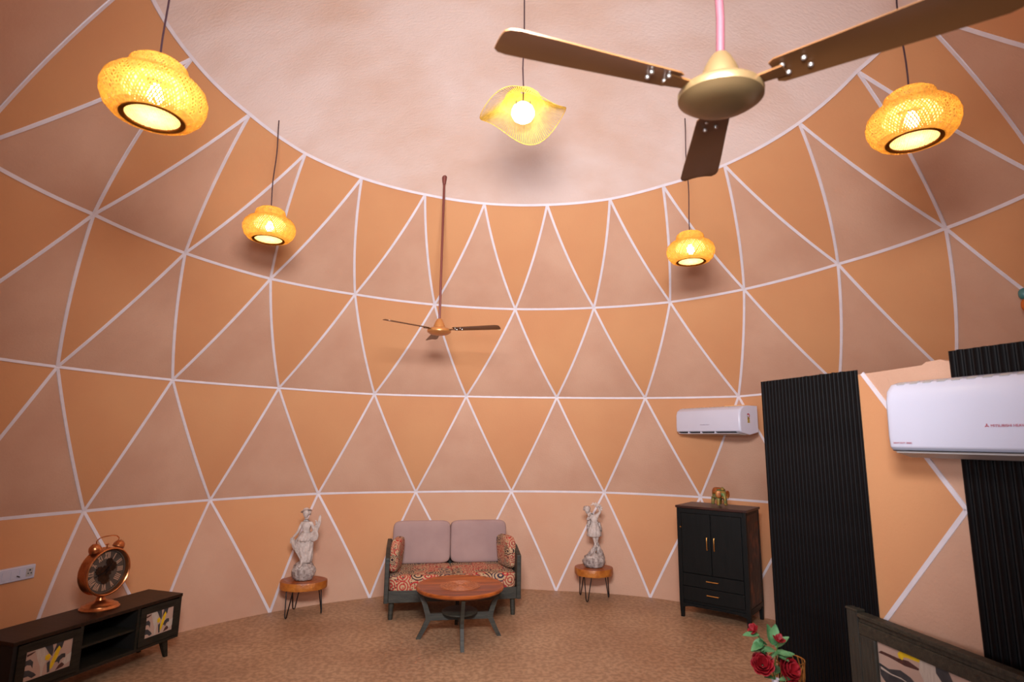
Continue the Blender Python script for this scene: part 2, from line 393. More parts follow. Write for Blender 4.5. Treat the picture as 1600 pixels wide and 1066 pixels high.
cap.add(vs, fs); ceil = cap.build('ceiling', CEILM, smooth='all'); ceil['kind'] = 'structure'
def ceil_z(x, y):
    r = math.hypot(x-CX, y-CY)
    return 4.32+math.sqrt(Rs*Rs-r*r)-(Rs-.877)

fl = MB(); fl.lathe([(0, 0), (4.25, 0), (4.25, -.05), (0, -.05)], 88, c=(CX, CY, 0))
fl = fl.build('floor', FLOORM); fl['kind'] = 'structure'

# ------------------------------------------------------------------ partition on the right
WO = Vector((1.673, 3.811, 0)); WD = Vector((.319, -.948, 0)).normalized(); WN = Vector((-WD.y*-1, 0, 0))
WN = Vector((-.948, -.319, 0)).normalized()      # faces the room
WRZ = math.atan2(WD.y, WD.x)
def wp(s, z, d=0): v = WO+WD*s+WN*d; return Vector((v.x, v.y, z))
part = MB()
topz = [(0, 2.18), (.7, 2.175), (.86, 2.178), (1.08, 2.185), (1.1, 2.198), (1.17, 2.202), (1.2, 2.19), (2.2, 2.19), (4.0, 2.19)]
part.prism([(0.01, 0), (4.0, 0)]+topz[::-1][:-1]+[(.01, 2.18)], lambda s, z: wp(s, z, 0), lambda s, z: wp(s, z, -.12))
wr = part.build('wall_right', PINK); wr['kind'] = 'structure'
op = MB(); op.prism([(.70, .85), (1.211, 1.51), (.755, 2.172), (.70, 2.172)], lambda s, z: wp(s, z, .002), lambda s, z: wp(s, z, -.01))
op.build('triangle_panel', ORANGE, wr)
op = MB(); op.prism([(.70, 0), (1.3, 0), (1.3, 1.44), (1.211, 1.51), (.70, .85)], lambda s, z: wp(s, z, .0015), lambda s, z: wp(s, z, -.01))
op.build('triangle_panel', PINK, wr)
for a, b in (((.752, 2.178), (1.213, 1.512)), ((1.213, 1.512), (.70, .845))):
    d = Vector((b[0]-a[0], b[1]-a[1], 0)).normalized(); n = Vector((-d.y, d.x, 0))*.011
    poly = [(a[0]+n.x, a[1]+n.y), (a[0]-n.x, a[1]-n.y), (b[0]-n.x, b[1]-n.y), (b[0]+n.x, b[1]+n.y)]
    m_ = MB(); m_.prism(poly, lambda s, z: wp(s, z, .006), lambda s, z: wp(s, z, -.002)); m_.build('joint_strip', STRIPM, wr)

def fluted(label, s0, s1, zt, n):
    o = thing('fluted_wall_panel', label, 'wall panel', (0, 0, 0), 0, None)
    b = MB(); b.prism([(s0, .0), (s1, .0), (s1, zt), (s0, zt)], lambda s, z: wp(s, z, .007), lambda s, z: wp(s, z, .001)); b.build('backing', BLACKG, o)
    pitch = (s1-s0)/n; src = None
    for i in range(n):
        if src is None:
            r = MB(); vs = []
            for z in (.0, 1.0):
                for q in range(7):
                    a = pi*q/6; vs.append(WD*(pitch*.5-pitch*.40*cos(a))+WN*(.005+.011*sin(a)**.7)+Vector((0, 0, z)))
            r.add(vs, [(q, q+1, 8+q, 7+q) for q in range(6)]+[(7, 0, 6, 13)][:1]+[tuple(range(7))[::-1], tuple(range(7, 14))])
            src = r.build('rib', BLACKM, o); c = src
        else: c = src.copy(); COL.objects.link(c)
        c.location = WO+WD*(s0+pitch*i); c.scale = (1, 1, zt+rnd.uniform(-.0035, .0015))
    return o
fluted('black fluted wall panel between cabinet and headboard, lower left of the two', 0.0, .725, 2.2, 26)
fluted('black fluted wall panel behind the large white air conditioner at right edge', 1.215, 2.6, 2.235, 40)

# ------------------------------------------------------------------ ceiling fans
def make_fan(name, label, P, ztop, ang, R, tiltx, tilty, hubm, rodm, bw, scale=1.0, zoff=.03):
    o = thing(name, label, 'ceiling fan', P)
    T = Matrix(((1, 0, 0), (0, 1, 0), (0, 0, 1)))
    # tilt: z += tx*x + ty*y
    ax = Vector((tilty, -tiltx, 0)); ta = math.atan(ax.length); T = Matrix.Rotation(ta, 3, ax.normalized()) if ax.length > 1e-6 else T
    def W(b):
        b.v = [tuple(T @ Vector(v)) for v in b.v]; return b
    s = scale
    b = MB(); b.lathe([(0, -.030*s), (.055*s, -.028*s), (.085*s, -.021*s), (.103*s, -.010*s), (.116*s, .0), (.117*s, .016*s), (.112*s, .024*s), (.098*s, .034*s), (.080*s, .042*s), (.07*s, .044*s), (0, .048*s)], 56)
    W(b).build('motor_housing', hubm, o, smooth=True)
    b = MB(); b.lathe([(0, .042*s), (.060*s, .043*s), (.057*s, .060*s), (.044*s, .095*s), (.030*s, .122*s), (.020*s, .134*s), (.0, .136*s)], 40)
    W(b).build('canopy', hubm, o, smooth=True)
    L = ztop-P[2]
    b = MB(); b.tube([T @ Vector((0, 0, .12*s)), T @ Vector((0, 0, .12*s+.12)), (0, 0, L)], .012 if s < 1.1 else .0115, 12); b.build('downrod', rodm, o, smooth=True)
    b = MB(); b.lathe([(0, L-.07), (.015, L-.07), (.022, L-.03), (.03, L+.02), (0, L+.02)], 24); b.build('ceiling_cup', rodm, o, smooth=True)
    for k in range(3):
        a = ang+k*2*pi/3; Rz = Matrix.Rotation(a, 3, 'Z'); Px = Matrix.Rotation(RAD(-9), 3, 'X')
        b = MB()
        xs = [.145, .16, .2, .3, .4, .5, R-.035, R-.012, R]
        hw = [.040, .050, .052, .056, .061, .066, .070, .064, .05]
        hw = [h*bw for h in hw]
        rowsv = []
        for x, h in zip(xs, hw):
            for t_ in (-1, -.5, 0, .5, 1):
                for dz in (.0018, -.0018):
                    rowsv.append(Rz @ (Px @ Vector((0, h*t_, dz+.006*(1-t_*t_)))+Vector((x*1.0, 0, zoff-.004))))
        fs = []
        n = len(xs)
        for i in range(n-1):
            for j in range(4):
                p = i*10+j*2; q = p+10
                fs += [(p, p+2, q+2, q), (p+1, q+1, q+3, p+3)]
            p = i*10; q = p+10; fs += [(p, q, q+1, p+1), (p+8, p+9, q+9, q+8)]
        for base, rev in ((0, 0), ((n-1)*10, 1)):
            for j in range(4): fs.append((base+j*2, base+j*2+1, base+j*2+3, base+j*2+2))
        b.add(rowsv, fs); bl = W(b).build('blade', FANM, o, smooth=True)
        b = MB()
        b.hexa([Rz @ Vector(v) for v in ((.09*s, -.018, zoff-.012), (.09*s, .018, zoff-.012), (.09*s, .018, zoff-.006), (.09*s, -.018, zoff-.006))],
               [Rz @ Vector(v) for v in ((.175, -.026, zoff-.012), (.175, .026, zoff-.012), (.175, .026, zoff-.006), (.175, -.026, zoff-.006))])
        W(b).build('blade_bracket', FANM, bl)
        for sx, sy in ((.172, -.016), (.178, .018), (.225, -.016), (.232, .018)):
            b = MB(); c = Px @ Vector((0, sy, 0))
            b.lathe([(0, -.007), (.0045, -.006), (.0065, -.003), (.0065, .002), (0, .002)], 12, c=Rz @ Vector((sx, c.y, zoff-.004+c.z-.001)))
            W(b).build('screw', SCREWM, bl, smooth=True)
    return o
make_fan('ceiling_fan', 'large brown three-blade ceiling fan close overhead at top right', (.5835, 1.484, 2.762), ceil_z(.58, 1.48), 3.443, .655, -.026, .069, FANGOLD, RODP, 1.0, 1.0)
make_fan('ceiling_fan', 'small-looking distant ceiling fan hanging on a long brown rod above the sofa', (-.72, 5.545, 2.835), ceil_z(-.71, 5.546), RAD(105), .62, 0, 0, FANBROWN, RODM, .9, 1.0)

# ------------------------------------------------------------------ woven pendant lamps
def strand_shell(prof, n, tw, w_, mat_=None, jit=0):
    """ribbons running along a lathe profile with twist, in both directions"""
    b = MB(); m = len(prof)
    for dirn in (1, -1):
        for i in range(n):
            a0 = 2*pi*(i+rnd.uniform(-.25, .25))/n; off = .0012*dirn; vs = []
            for j, (r, z) in enumerate(prof):
                a = a0+dirn*tw*j/(m-1); hw = w_/2/max(r, .02)
                for q in (-hw, hw): vs.append(((r+off)*cos(a+q), (r+off)*sin(a+q), z))
            b.add(vs, [(j*2, j*2+1, j*2+3, j*2+2) for j in range(m-1)])
    return b
def make_woven_lamp():
    o = thing('pendant_lamp', 'x', 'pendant lamp')
    prof = [(.104, -.105), (.128, -.112), (.158, -.100), (.184, -.072), (.198, -.035), (.2, -.005), (.190, .030), (.168, .055), (.135, .070), (.105, .074)]
    strand_shell(prof, 84, 1.0, .0078).build('woven_shade', BAMBOO, o)
    prof = [(.100, .070), (.113, .082), (.117, .105), (.110, .130), (.088, .148), (.055, .157), (.02, .159)]
    strand_shell(prof, 60, .9, .0070).build('woven_neck', BAMBOO, o)
    prof = [(.125, .005), (.118, .030), (.098, .056), (.070, .075)]
    strand_shell(prof, 60, .6, .0078).build('inner_shade', BAMBOOP, o)
    d = MB(); n = 21; R = .104
    for k in range(n):
        c = -R+2*R*(k+.5)/n; h = math.sqrt(R*R-c*c); w_ = R/n*1.15
        
        for q in (0, 1):
            zz = -.1035-.0012*q; a_ = [(c-w_/2, -h), (c+w_/2, -h), (c+w_/2, h), (c-w_/2, h)]
            d.add([(x, y, zz) if q == 0 else (y, x, zz) for x, y in a_], [(0, 1, 2, 3)])
    d.build('woven_diffuser', BAMBOOP, o)
    for r, z, t in ((.109, -.106, .006),):
        h = MB(); h.tube([(r*cos(a*pi/24), r*sin(a*pi/24), z) for a in range(49)], t, 6, cap=False); h.build('dark_hoop', BAMBOOD, o, smooth=True)
    h = MB(); h.lathe([(.104, -.1035), (.104, -.1085), (.119, -.1135), (.123, -.1115), (.119, -.1075)], 48); h.f = [f for f in h.f if len(f) == 4]; h.m = h.m[:len(h.f)]; h.build('dark_collar', BAMBOOD, o, smooth=True)
    b = MB(); b.lathe([(0, -.038), (.018, -.034), (.030, -.018), (.033, 0), (.028, .018), (.016, .036), (.013, .05), (0, .05)], 20); b.build('bulb', BULBM, o, smooth=True)
    b = MB(); b.lathe([(0, .045), (.016, .045), (.016, .1), (.006, .11), (0, .11)], 12); b.build('socket', CORDM, o, smooth=True)
    return o
lamp0 = make_woven_lamp()
def place_lamp(P, label, top_r=.006, rz=0, rose=False):
    global lamp0
    o = lamp0 if 'used' not in lamp0 else copy_tree(lamp0)
    if o is lamp0: lamp0['used'] = 1
    o.location = P; o.rotation_euler = (0, 0, rz); tag(o, label, 'pendant lamp', 'woven bamboo pendant lamps')
    L = ceil_z(P[0], P[1])-P[2]
    c = MB(); pts = []
    for i in range(15):
        t = i/14; wv = .006*sin(t*pi)*(1 if i < 14 else 0)
        pts.append((wv*sin(9*t+P[0]*5), wv*cos(7*t+P[1]), .10+(L-.10)*t))
    c.tube(pts, .0045, 6); co = c.build('cord', CORDM, o)
    return o
LAMPS = [((-1.538, 2.235, 3.235), 'woven bamboo pendant lamp, largest one, hanging at upper left', .3),
         ((1.978, 2.615, 3.39), 'woven bamboo pendant lamp hanging at upper right below the large fan blade', 1.1),
         ((-1.966, 4.391, 3.465), 'small-looking woven bamboo pendant lamp hanging on the left, far side', 2.0),
         ((1.528, 4.719, 3.43), 'small-looking woven bamboo pendant lamp hanging on the right, far side', 2.7)]
hidden_root = lamp0
lamp_base_children = list(lamp0.children)
first = True
for P, lab, rz in LAMPS:
    if first: o = lamp0; first = False; todo = []
    else:
        o = lamp0.copy(); COL.objects.link(o)
        for ch in lamp_base_children:
            c = ch.copy(); COL.objects.link(c); c.parent = o
    o.location = P; o.rotation_euler = (0, 0, rz); tag(o, lab, 'pendant lamp', 'woven bamboo pendant lamps')
    L = ceil_z(P[0], P[1])-P[2]; c = MB(); pts = []
    for i in range(15):
        t = i/14; wv = .007*sin(t*pi)
        pts.append((wv*sin(9*t+P[0]*5), wv*cos(7*t+P[1]), .10+(L-.10)*t))
    c.tube(pts, .0045, 6); c.build('cord', CORDM, o)

# centre lamp with a wavy fringed brim
WP = (.055, 3.56, 3.97)
o = thing('pendant_lamp', 'pendant lamp with glowing globe and wavy fringed raffia brim, hanging at the centre', 'pendant lamp', WP)
def brim(t, a):   # t 0 centre .. 1 hem
    if t < .45: q = t/.45*pi/2; r = .02+.115*sin(q)**.9; z = .17-.09*(1-cos(q))
    else: q = (t-.45)/.55; r = .135+.155*q; z = .08-.085*q**.8
    lift = .014*cos(2*a+.2)+.046*sin(3*a+.9)
    return Vector((r*cos(a), r*sin(a), z+lift*max(0, t-.3)**1.3*1.6))
b = MB(); NS = 120
for i in range(NS):
    a = 2*pi*i/NS; vs = []
    for j in range(11):
        t = j/10; p = brim(t, a); rr_ = math.hypot(p.x, p.y); hw = rr_*pi/NS*(1.02 if t < .5 else .74-.52*(t-.5))
        tg = Vector((-sin(a), cos(a), 0)); vs += [p-tg*hw, p+tg*hw]
    b.add(vs, [(j*2, j*2+1, j*2+3, j*2+2) for j in range(10)])
b.build('fringed_brim', FRINGE, o)
b = MB(); b.tube([brim(1, 2*pi*i/96) for i in range(97)], .0028, 5, cap=False); b.build('hem_wire', FRINGE, o)
b = MB(); b.lathe([(0, -.055), (.035, -.049), (.062, -.03), (.078, 0), (.078, .025), (.066, .055), (.04, .078), (0, .088)], 28); b.build('globe', GLOBEM, o, smooth=True)
for s in (-1, 1):
    b = MB(); b.tube([(s*.045, -.07, .06), (s*.052, -.078, -.02), (s*.045, -.074, -.045), (s*.038, -.068, -.03)], .003, 6); b.build('wire_hook', CORDM, o)
L = ceil_z(WP[0], WP[1])-WP[2]
b = MB(); b.tube([(0, 0, .08), (.002, .0, .2), (-.004, 0, .35), (.004, 0, .6), (0, 0, L)], .0048, 6); b.build('cord', CORDM, o)

# ------------------------------------------------------------------ air conditioners
def make_ac(name, label, A, Dx, Wn, width, z0, z1, depth, cat='air conditioner', closed=False):
    o = thing(name, label, cat, A)
    Dx = Vector(Dx).normalized(); Nn = Vector(Wn).normalized(); h = z1-z0; O = Vector(A)
    def P(s, z, d): return Dx*s+Nn*d+Vector((0, 0, z-O.z))
    prof = [(0, z0+.03), (depth*.5, z0+.0), (depth*.90, z0+.022), (depth*.985, z0+.040), (depth, z0+.09), (depth*.985, z0+h*.72), (depth*.93, z0+h*.86), (depth*.78, z0+h*.96), (depth*.55, z1), (0, z1)]
    b = MB(); rows = []; n = len(prof)
    sts = [(0, .94), (.012, .985), (.035, 1), (width-.035, 1), (width-.012, .985), (width, .94)]
    vs = []; zc = (z0+z1)/2
    for s, k in sts:
        for d, z in prof: vs.append(P(s, zc+(z-zc)*(.97+.03*k if k < 1 else 1), d*k if k < 1 else d))
    fs = [(i*n+j, i*n+j+1, (i+1)*n+j+1, (i+1)*n+j) for i in range(len(sts)-1) for j in range(n-1)]
    fs += [(i*n, (i+1)*n, (i+1)*n+n-1, i*n+n-1) for i in range(len(sts)-1)]
    fs += [tuple(range(n)), tuple((len(sts)-1)*n+j for j in range(n))[::-1]]
    b.add(vs, fs); b.build('casing', WHITEP, o, smooth=True, bevel=.004)
    M3 = Matrix((Dx, Nn, Vector((0, 0, 1)))).transposed()
    for i in range(12):
        s = .06+(width-.2)*i/11.5; b = MB(); b.box(P(s, z0+h*.965, depth*.765), (.035, .022, .004), M=M3 @ Matrix.Rotation(RAD(-24), 3, 'X')); b.build('intake_slot', GREYP, o)
    if closed:
        b = MB(); b.hexa([P(.03, z0-.003, depth*.50), P(width-.03, z0-.003, depth*.50), P(width-.03, z0+.024, depth*.93), P(.03, z0+.024, depth*.93)],
                         [P(.03, z0-.008, depth*.50), P(width-.03, z0-.008, depth*.50), P(width-.03, z0+.014, depth*.925), P(.03, z0+.014, depth*.925)]); b.build('closed_flap', GREYP, o)
        b = MB(); b.hexa([P(.02, z0+.026, depth*.9), P(width-.02, z0+.026, depth*.9), P(width-.02, z0+.026, depth*.975), P(.02, z0+.026, depth*.975)],
                         [P(.02, z0+.022, depth*.9), P(width-.02, z0+.022, depth*.9), P(width-.02, z0+.022, depth*.965), P(.02, z0+.022, depth*.965)]); b.build('flap_gap', DARKP, o)
        return o, P, M3
    # outlet: grey underside, dark slot, louvre, dividers
    b = MB(); b.hexa([P(.04, z0+.001, depth*.50), P(width-.04, z0+.001, depth*.50), P(width-.04, z0+.018, depth*.88), P(.04, z0+.018, depth*.88)],
                     [P(.04, z0-.004, depth*.50), P(width-.04, z0-.004, depth*.50), P(width-.04, z0+.012, depth*.90), P(.04, z0+.012, depth*.90)]); b.build('outlet_tray', GREYP, o)
    b = MB(); b.hexa([P(.05, z0+.022, depth*.80), P(width-.06, z0+.022, depth*.80), P(width-.06, z0+.034, depth*.97), P(.05, z0+.034, depth*.97)],
                     [P(.05, z0+.016, depth*.86), P(width-.06, z0+.016, depth*.86), P(width-.06, z0+.030, depth*.985), P(.05, z0+.030, depth*.985)]); b.build('outlet_slot', DARKP, o)
    b = MB(); b.hexa([P(.045, z0+.013, depth*.82), P(width-.05, z0+.013, depth*.82), P(width-.05, z0+.017, depth*.99), P(.045, z0+.017, depth*.99)],
                     [P(.045, z0+.009, depth*.82), P(width-.05, z0+.009, depth*.82), P(width-.05, z0+.013, depth*.99), P(.045, z0+.013, depth*.99)]); b.build('louvre', WHITEP, o)
    for f in (.22, .42, .64):
        b = MB(); c = P(width*f, z0+.023, depth*.955); M3 = Matrix((Dx, Nn, Vector((0, 0, 1)))).transposed(); b.box(c, (.012, .03, .022), M=M3); b.build('outlet_divider', WHITEP, o)
    return o, P, M3
# far unit on the dome wall
a, b_ = Vector((1.965, 6.90, 0)), Vector((2.42, 6.14, 0)); dx = (b_-a).normalized(); nn = Vector((dx.y, -dx.x, 0))
A1 = a-nn*.31
ac1, P1, M1 = make_ac('air_conditioner', 'smaller-looking white wall air conditioner on the round wall above the black cabinet', (A1.x, A1.y, 1.88), dx, nn, .90, 1.88, 2.195, .31)
b = MB(); b.box(P1(.44, 2.10, -.04), (.62, .09, .23), M=M1); b.build('mounting_board', BOARDM, ac1)
def disc(b, c, r, M3, mi=0, n=14, a0=0, a1=2*pi):
    vs = [Vector(c)]+[Vector(c)+M3 @ Vector((0, r*cos(a0+(a1-a0)*k/n), r*sin(a0+(a1-a0)*k/n))) for k in range(n+1)]
    b.add(vs, [(0, k+1, k+2) for k in range(n)], mi)
b = MB(); disc(b, P1(.9015, 2.085, .16), .024, M1, 0, a0=.4, a1=4.2); disc(b, P1(.9015, 2.078, .157), .022, M1, 1, a0=4.2, a1=6.7); disc(b, P1(.902, 2.083, .16), .012, M1, 2)
b.build('energy_sticker', [REDM, PATINA, WHITEP], ac1)
b = MB(); b.box(P1(.9005, 2.035, .158), (.0015, .036, .055), M=M1); b.build('gold_sticker', GOLDLBL, ac1)
for k in range(3):
    b = MB(); b.box(P1(.9015, 2.018+.016*k, .158), (.0015, .026, .004), M=M1); b.build('sticker_line', DARKP, ac1)
def text(body, size, origin, M3, parent, m, name='lettering'):
    cu = bpy.data.curves.new(name, 'FONT'); cu.body = body; cu.size = size; cu.extrude = .0004
    t = bpy.data.objects.new(name, cu); COL.objects.link(t)
    dg = bpy.context.evaluated_depsgraph_get(); me = bpy.data.meshes.new_from_object(t.evaluated_get(dg))
    bpy.data.objects.remove(t); o2 = bpy.data.objects.new(name, me); COL.objects.link(o2)
    me.materials.clear(); me.materials.append(m); o2.parent = parent
    X, Y, Z = M3.col[0], M3.col[1], M3.col[2]
    Mx = Matrix.Identity(4)
    for i in range(3): Mx[i][0], Mx[i][1], Mx[i][2], Mx[i][3] = X[i], Z[i], Y[i], origin[i]
    o2.matrix_local = Mx
    return o2
text('MITSUBISHI HEAVY', .016, P1(.37, 1.985, .3115), M1, ac1, LILACM)
# near unit on the partition
A2 = wp(1.045, 1.748, .02)
ac2, P2, M2 = make_ac('air_conditioner', 'large white wall air conditioner on the partition wall at the right edge', A2, WD, WN, .92, 1.748, 2.095, .215, closed=True)
text('MITSUBISHI HEAVY INDUSTRIES', .0150, P2(.452, 1.873, .2165), M2, ac2, REDM)
text('HEAVY DUTY  SERIES', .0095, P2(.03, 1.803, .2150), M2, ac2, REDM)
b = MB()
for k in range(3):
    a = pi/2+k*2*pi/3; c = (.438+.0045*cos(a), 1.8785+.0045*sin(a)); d = (cos(a)*.0048, sin(a)*.0048); n_ = (-sin(a)*.0027, cos(a)*.0027)
    poly = [(c[0]+d[0], c[1]+d[1]), (c[0]+n_[0], c[1]+n_[1]), (c[0]-d[0], c[1]-d[1]), (c[0]-n_[0], c[1]-n_[1])]
    b.prism(poly, lambda s, z: P2(s, z, .2155), lambda s, z: P2(s, z, .2165))
b.build('emblem', REDM, ac2)

# ------------------------------------------------------------------ sofa
SO = Vector((-.575, 6.26, 0)); SRZ = math.atan2(.226, 1.244)
o = thing('loveseat', 'two-seat sofa with grey-green wooden frame against the far wall', 'sofa', SO, SRZ)
# local: x along the front, y to the back, front face at y = -.05
W2 = .70
for s in (-1, 1):
    b = MB(); poly = [(-.07, .165), (.74, .165), (.74, .66), (.62, .68), (.16, .665), (-.07, .60)]
    x0, x1 = s*W2, s*(W2-.045)
    b.prism(poly, lambda y, z: (x0, y, z), lambda y, z: (x1, y, z)); b.build('arm_panel', GREYWOODH, o, bevel=.006)
    for y in (0.0, .66):
        b = MB(); b.tube([(s*.622, y, .18), (s*.628, y, 0)], [.030, .024], 10); b.build('leg', GREYWOOD, o, smooth=True)
b = MB(); b.box((0, -.045, .225), (2*W2-.09, .03, .115)); b.build('front_rail', GREYWOODH, o, bevel=.004)
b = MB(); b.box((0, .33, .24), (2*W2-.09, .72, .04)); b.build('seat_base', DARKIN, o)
b = MB(); b.box((0, .71, .42), (2*W2-.09, .035, .46)); b.build('back_panel', GREYWOODH, o)
for s in (-1, 1):
    R = Matrix.Rotation(RAD(1)*s, 3, 'Z')
    b = MB(); b.blob((s*.326, .27, .345), (.66, .66, .165), .22, 40, R=R); c = b.build('seat_cushion', KALAM, o, smooth='all')
    R = Matrix.Rotation(RAD(-9), 3, 'X')
    b = MB(); b.blob((s*.322, .585, .645), (.645, .17, .46), .26, 40, R=R); b.build('back_cushion', MAUVE, o, smooth='all')
# scatter cushions leaning on the arms
for s, lab in ((-1, 'floral scatter cushion standing against the left arm of the sofa'), (1, 'floral scatter cushion standing against the right arm of the sofa')):
    RzM = Matrix.Rotation(SRZ, 3, 'Z'); loc = SO+RzM @ Vector((s*.590, .17 if s < 0 else .22, .597))
    t = thing('scatter_cushion', lab, 'cushion', loc, SRZ, None)
    R = Matrix.Rotation(RAD(-5)*s, 3, 'Y') @ Matrix.Rotation(RAD(-10 if s < 0 else 16), 3, 'Z')
    b = MB(); b.blob((0, 0, 0), (.105, .34, .33), .42, 32, R=R); b.build('cover', KALAM2, t, smooth='all')
    b = MB(); pts = []
    for k in range(49):
        a = 2*pi*k/48; f = lambda v, p: math.copysign(abs(v)**p, v)
        pts.append(R @ Vector((0, .171*f(cos(a), .42), .166*f(sin(a), .42))))
    b.tube(pts, .004, 5, cap=False); b.build('piping', KALAM2, t)

# ------------------------------------------------------------------ coffee table
TO = Vector((-.455, 5.655, 0))
o = thing('coffee_table', 'round brown wooden coffee table with carved rings, in front of the sofa', 'coffee table', TO, RAD(11))
b = MB(); b.lathe([(0, .448), (.375, .448), (.385, .456), (.400, .456), (.408, .448), (.408, .432), (.395, .418), (.35, .408), (0, .408)], 72); b.build('tabletop', TABLEW, o, smooth=True)
for r in (.175, .145, .115, .085, .055, .025):
    b = MB(); b.tube([(r*cos(k*pi/24), r*sin(k*pi/24), .449) for k in range(49)], .0042, 5, cap=False); b.build('carved_ring', TABLER, o, smooth=True)
b = MB(); b.lathe([(0, .4484), (.19, .4484), (.19, .4492), (0, .4495)], 48); b.build('carved_medallion', TABLER, o)
for k in range(4):
    Rz = Matrix.Rotation(k*pi/2-.03, 3, 'Z'); b = MB()
    pts = [(.365, .41), (.30, .30), (.265, .20), (.262, .165), (.30, .09), (.352, 0)]
    pts2 = [(.395, .41), (.345, .30), (.315, .20), (.312, .165), (.345, .09), (.392, 0)]
    for i in range(5):
        a = [Rz @ Vector(v) for v in ((pts[i][0], -.016, pts[i][1]), (pts2[i][0], -.016, pts2[i][1]), (pts2[i][0], .016, pts2[i][1]), (pts[i][0], .016, pts[i][1]))]
        c = [Rz @ Vector(v) for v in ((pts[i+1][0], -.016, pts[i+1][1]), (pts2[i+1][0], -.016, pts2[i+1][1]), (pts2[i+1][0], .016, pts2[i+1][1]), (pts[i+1][0], .016, pts[i+1][1]))]
        b.hexa(a, c)
    b.build('leg', GREYWOOD, o)
for k in range(2):
    b = MB(); b.box((0, 0, .185-.002*k), (.56 if k == 0 else .56, .03, .06), rz=k*pi/2-.03); b.build('stretcher', GREYWOODH, o)
b = MB(); b.lathe([(0, .236), (.155, .236), (.165, .23), (.165, .218), (.15, .212), (0, .212)], 40); b.build('lower_shelf', GREYWOODH, o, smooth=True)

# ------------------------------------------------------------------ side stools with statues
def hairpin(o, foot, spread, topc, h, thick=.006):
    fx, fy = foot; L = math.hypot(fx, fy); t = Vector((-fy/L, fx/L, 0)); c = Vector((fx*.86, fy*.86, h)); f = Vector((fx, fy, thick))
    pts = [c-t*spread, f-t*.014+Vector((0, 0, .03)), f-t*.010+Vector((0, 0, .008)), f, f+t*.010+Vector((0, 0, .008)), f+t*.014+Vector((0, 0, .03)), c+t*spread]
    b = MB(); b.tube(pts, thick, 8); return b.build('leg', IRON, o, smooth=True)
def stool(label, C, H, rx, ry, feet, rz, th):
    o = thing('side_stool', label, 'stool', C, rz)
    b = MB(); n = 56; vs = []; prof = [(0, H-.0005), (.985, H-.0005), (1, H-.008), (1.0, H-th+.01), (.985, H-th), (0, H-th)]
    def rr(a): return 1+.018*sin(3*a+1)+.012*sin(7*a)
    for r, z in prof[1:5]:
        for k in range(n):
            a = 2*pi*k/n; vs.append((rx*r*rr(a)*cos(a), ry*r*rr(a)*sin(a), z))
    b.add(vs, [(i*n+k, i*n+(k+1) % n, (i+1)*n+(k+1) % n, (i+1)*n+k) for i in range(3) for k in range(n)]+[tuple(range(n))[::-1], tuple(3*n+k for k in range(n))])
    s = b.build('seat_slab', [STOOLW, BARK], o, smooth=True)
    for p in s.data.polygons:
        if abs(p.normal.z) < .8: p.material_index = 1
    b = MB()
    for r in (.3, .55, .8):
        b.tube([(rx*r*rr(a*pi/20)*cos(a*pi/20), ry*r*rr(a*pi/20)*sin(a*pi/20), H) for a in range(41)], .0012, 4, cap=False)
    b.build('growth_rings', BARK, o, kind='stuff')
    for f in feet: hairpin(o, f, .045, None, H-th+.002)
    return o
CL = (-2.14, 6.29, 0); CR = (.985, 7.02, 0)
stool('low round wooden stool on black hairpin legs left of the sofa under a statue', CL, .335, .238, .195, [(-.09, -.18), (.20, .02), (-.13, .15)], 0, .075)
stool('low round wooden stool on black hairpin legs right of the sofa under a statue', CR, .345, .222, .20, [(-.10, -.165), (.175, .04), (-.14, .13)], 0, .078)

def rock(b, c, rx, ry, h, seed, mi=0):
    n = 40; m = 16; vs = []
    for i in range(m+1):
        ph = -pi/2+pi*i/m
        for k in range(n):
            a = 2*pi*k/n; d = Vector((cos(ph)*cos(a), cos(ph)*sin(a), sin(ph)))
            f = 1+.16*noise.noise(d*2.6+Vector((seed, 0, 0)))+.07*noise.noise(d*8+Vector((0, seed, 0)))
            vs.append(Vector(c)+Vector((d.x*rx*f, d.y*ry*f, max(-h/2, min(d.z*1.12, 1)*h/2*f if d.z > 0 else -h/2*min(1, -d.z*1.6)))))
    b.add(vs, [(i*n+k, i*n+(k+1) % n, (i+1)*n+(k+1) % n, (i+1)*n+k) for i in range(m) for k in range(n)], mi)
def drape(b, secs, folds, amp, n=60, mi=0, ph=0):
    """secs: (x,y,z,rx,ry) rings"""
    vs = []
    for i, (x, y, z, rx, ry) in enumerate(secs):
        for k in range(n):
            a = 2*pi*k/n; f = 1+amp*(.3+.7*i/len(secs))*sin(folds*a+ph+.45*i)+amp*.5*sin((folds*2+1)*a+i*.3)
            vs.append((x+rx*f*cos(a), y+ry*f*sin(a), z))
    m = len(secs)
    b.add(vs, [(i*n+k, i*n+(k+1) % n, (i+1)*n+(k+1) % n, (i+1)*n+k) for i in range(m-1) for k in range(n)]+[tuple(range(n))[::-1], tuple((m-1)*n+k for k in range(n))], mi)
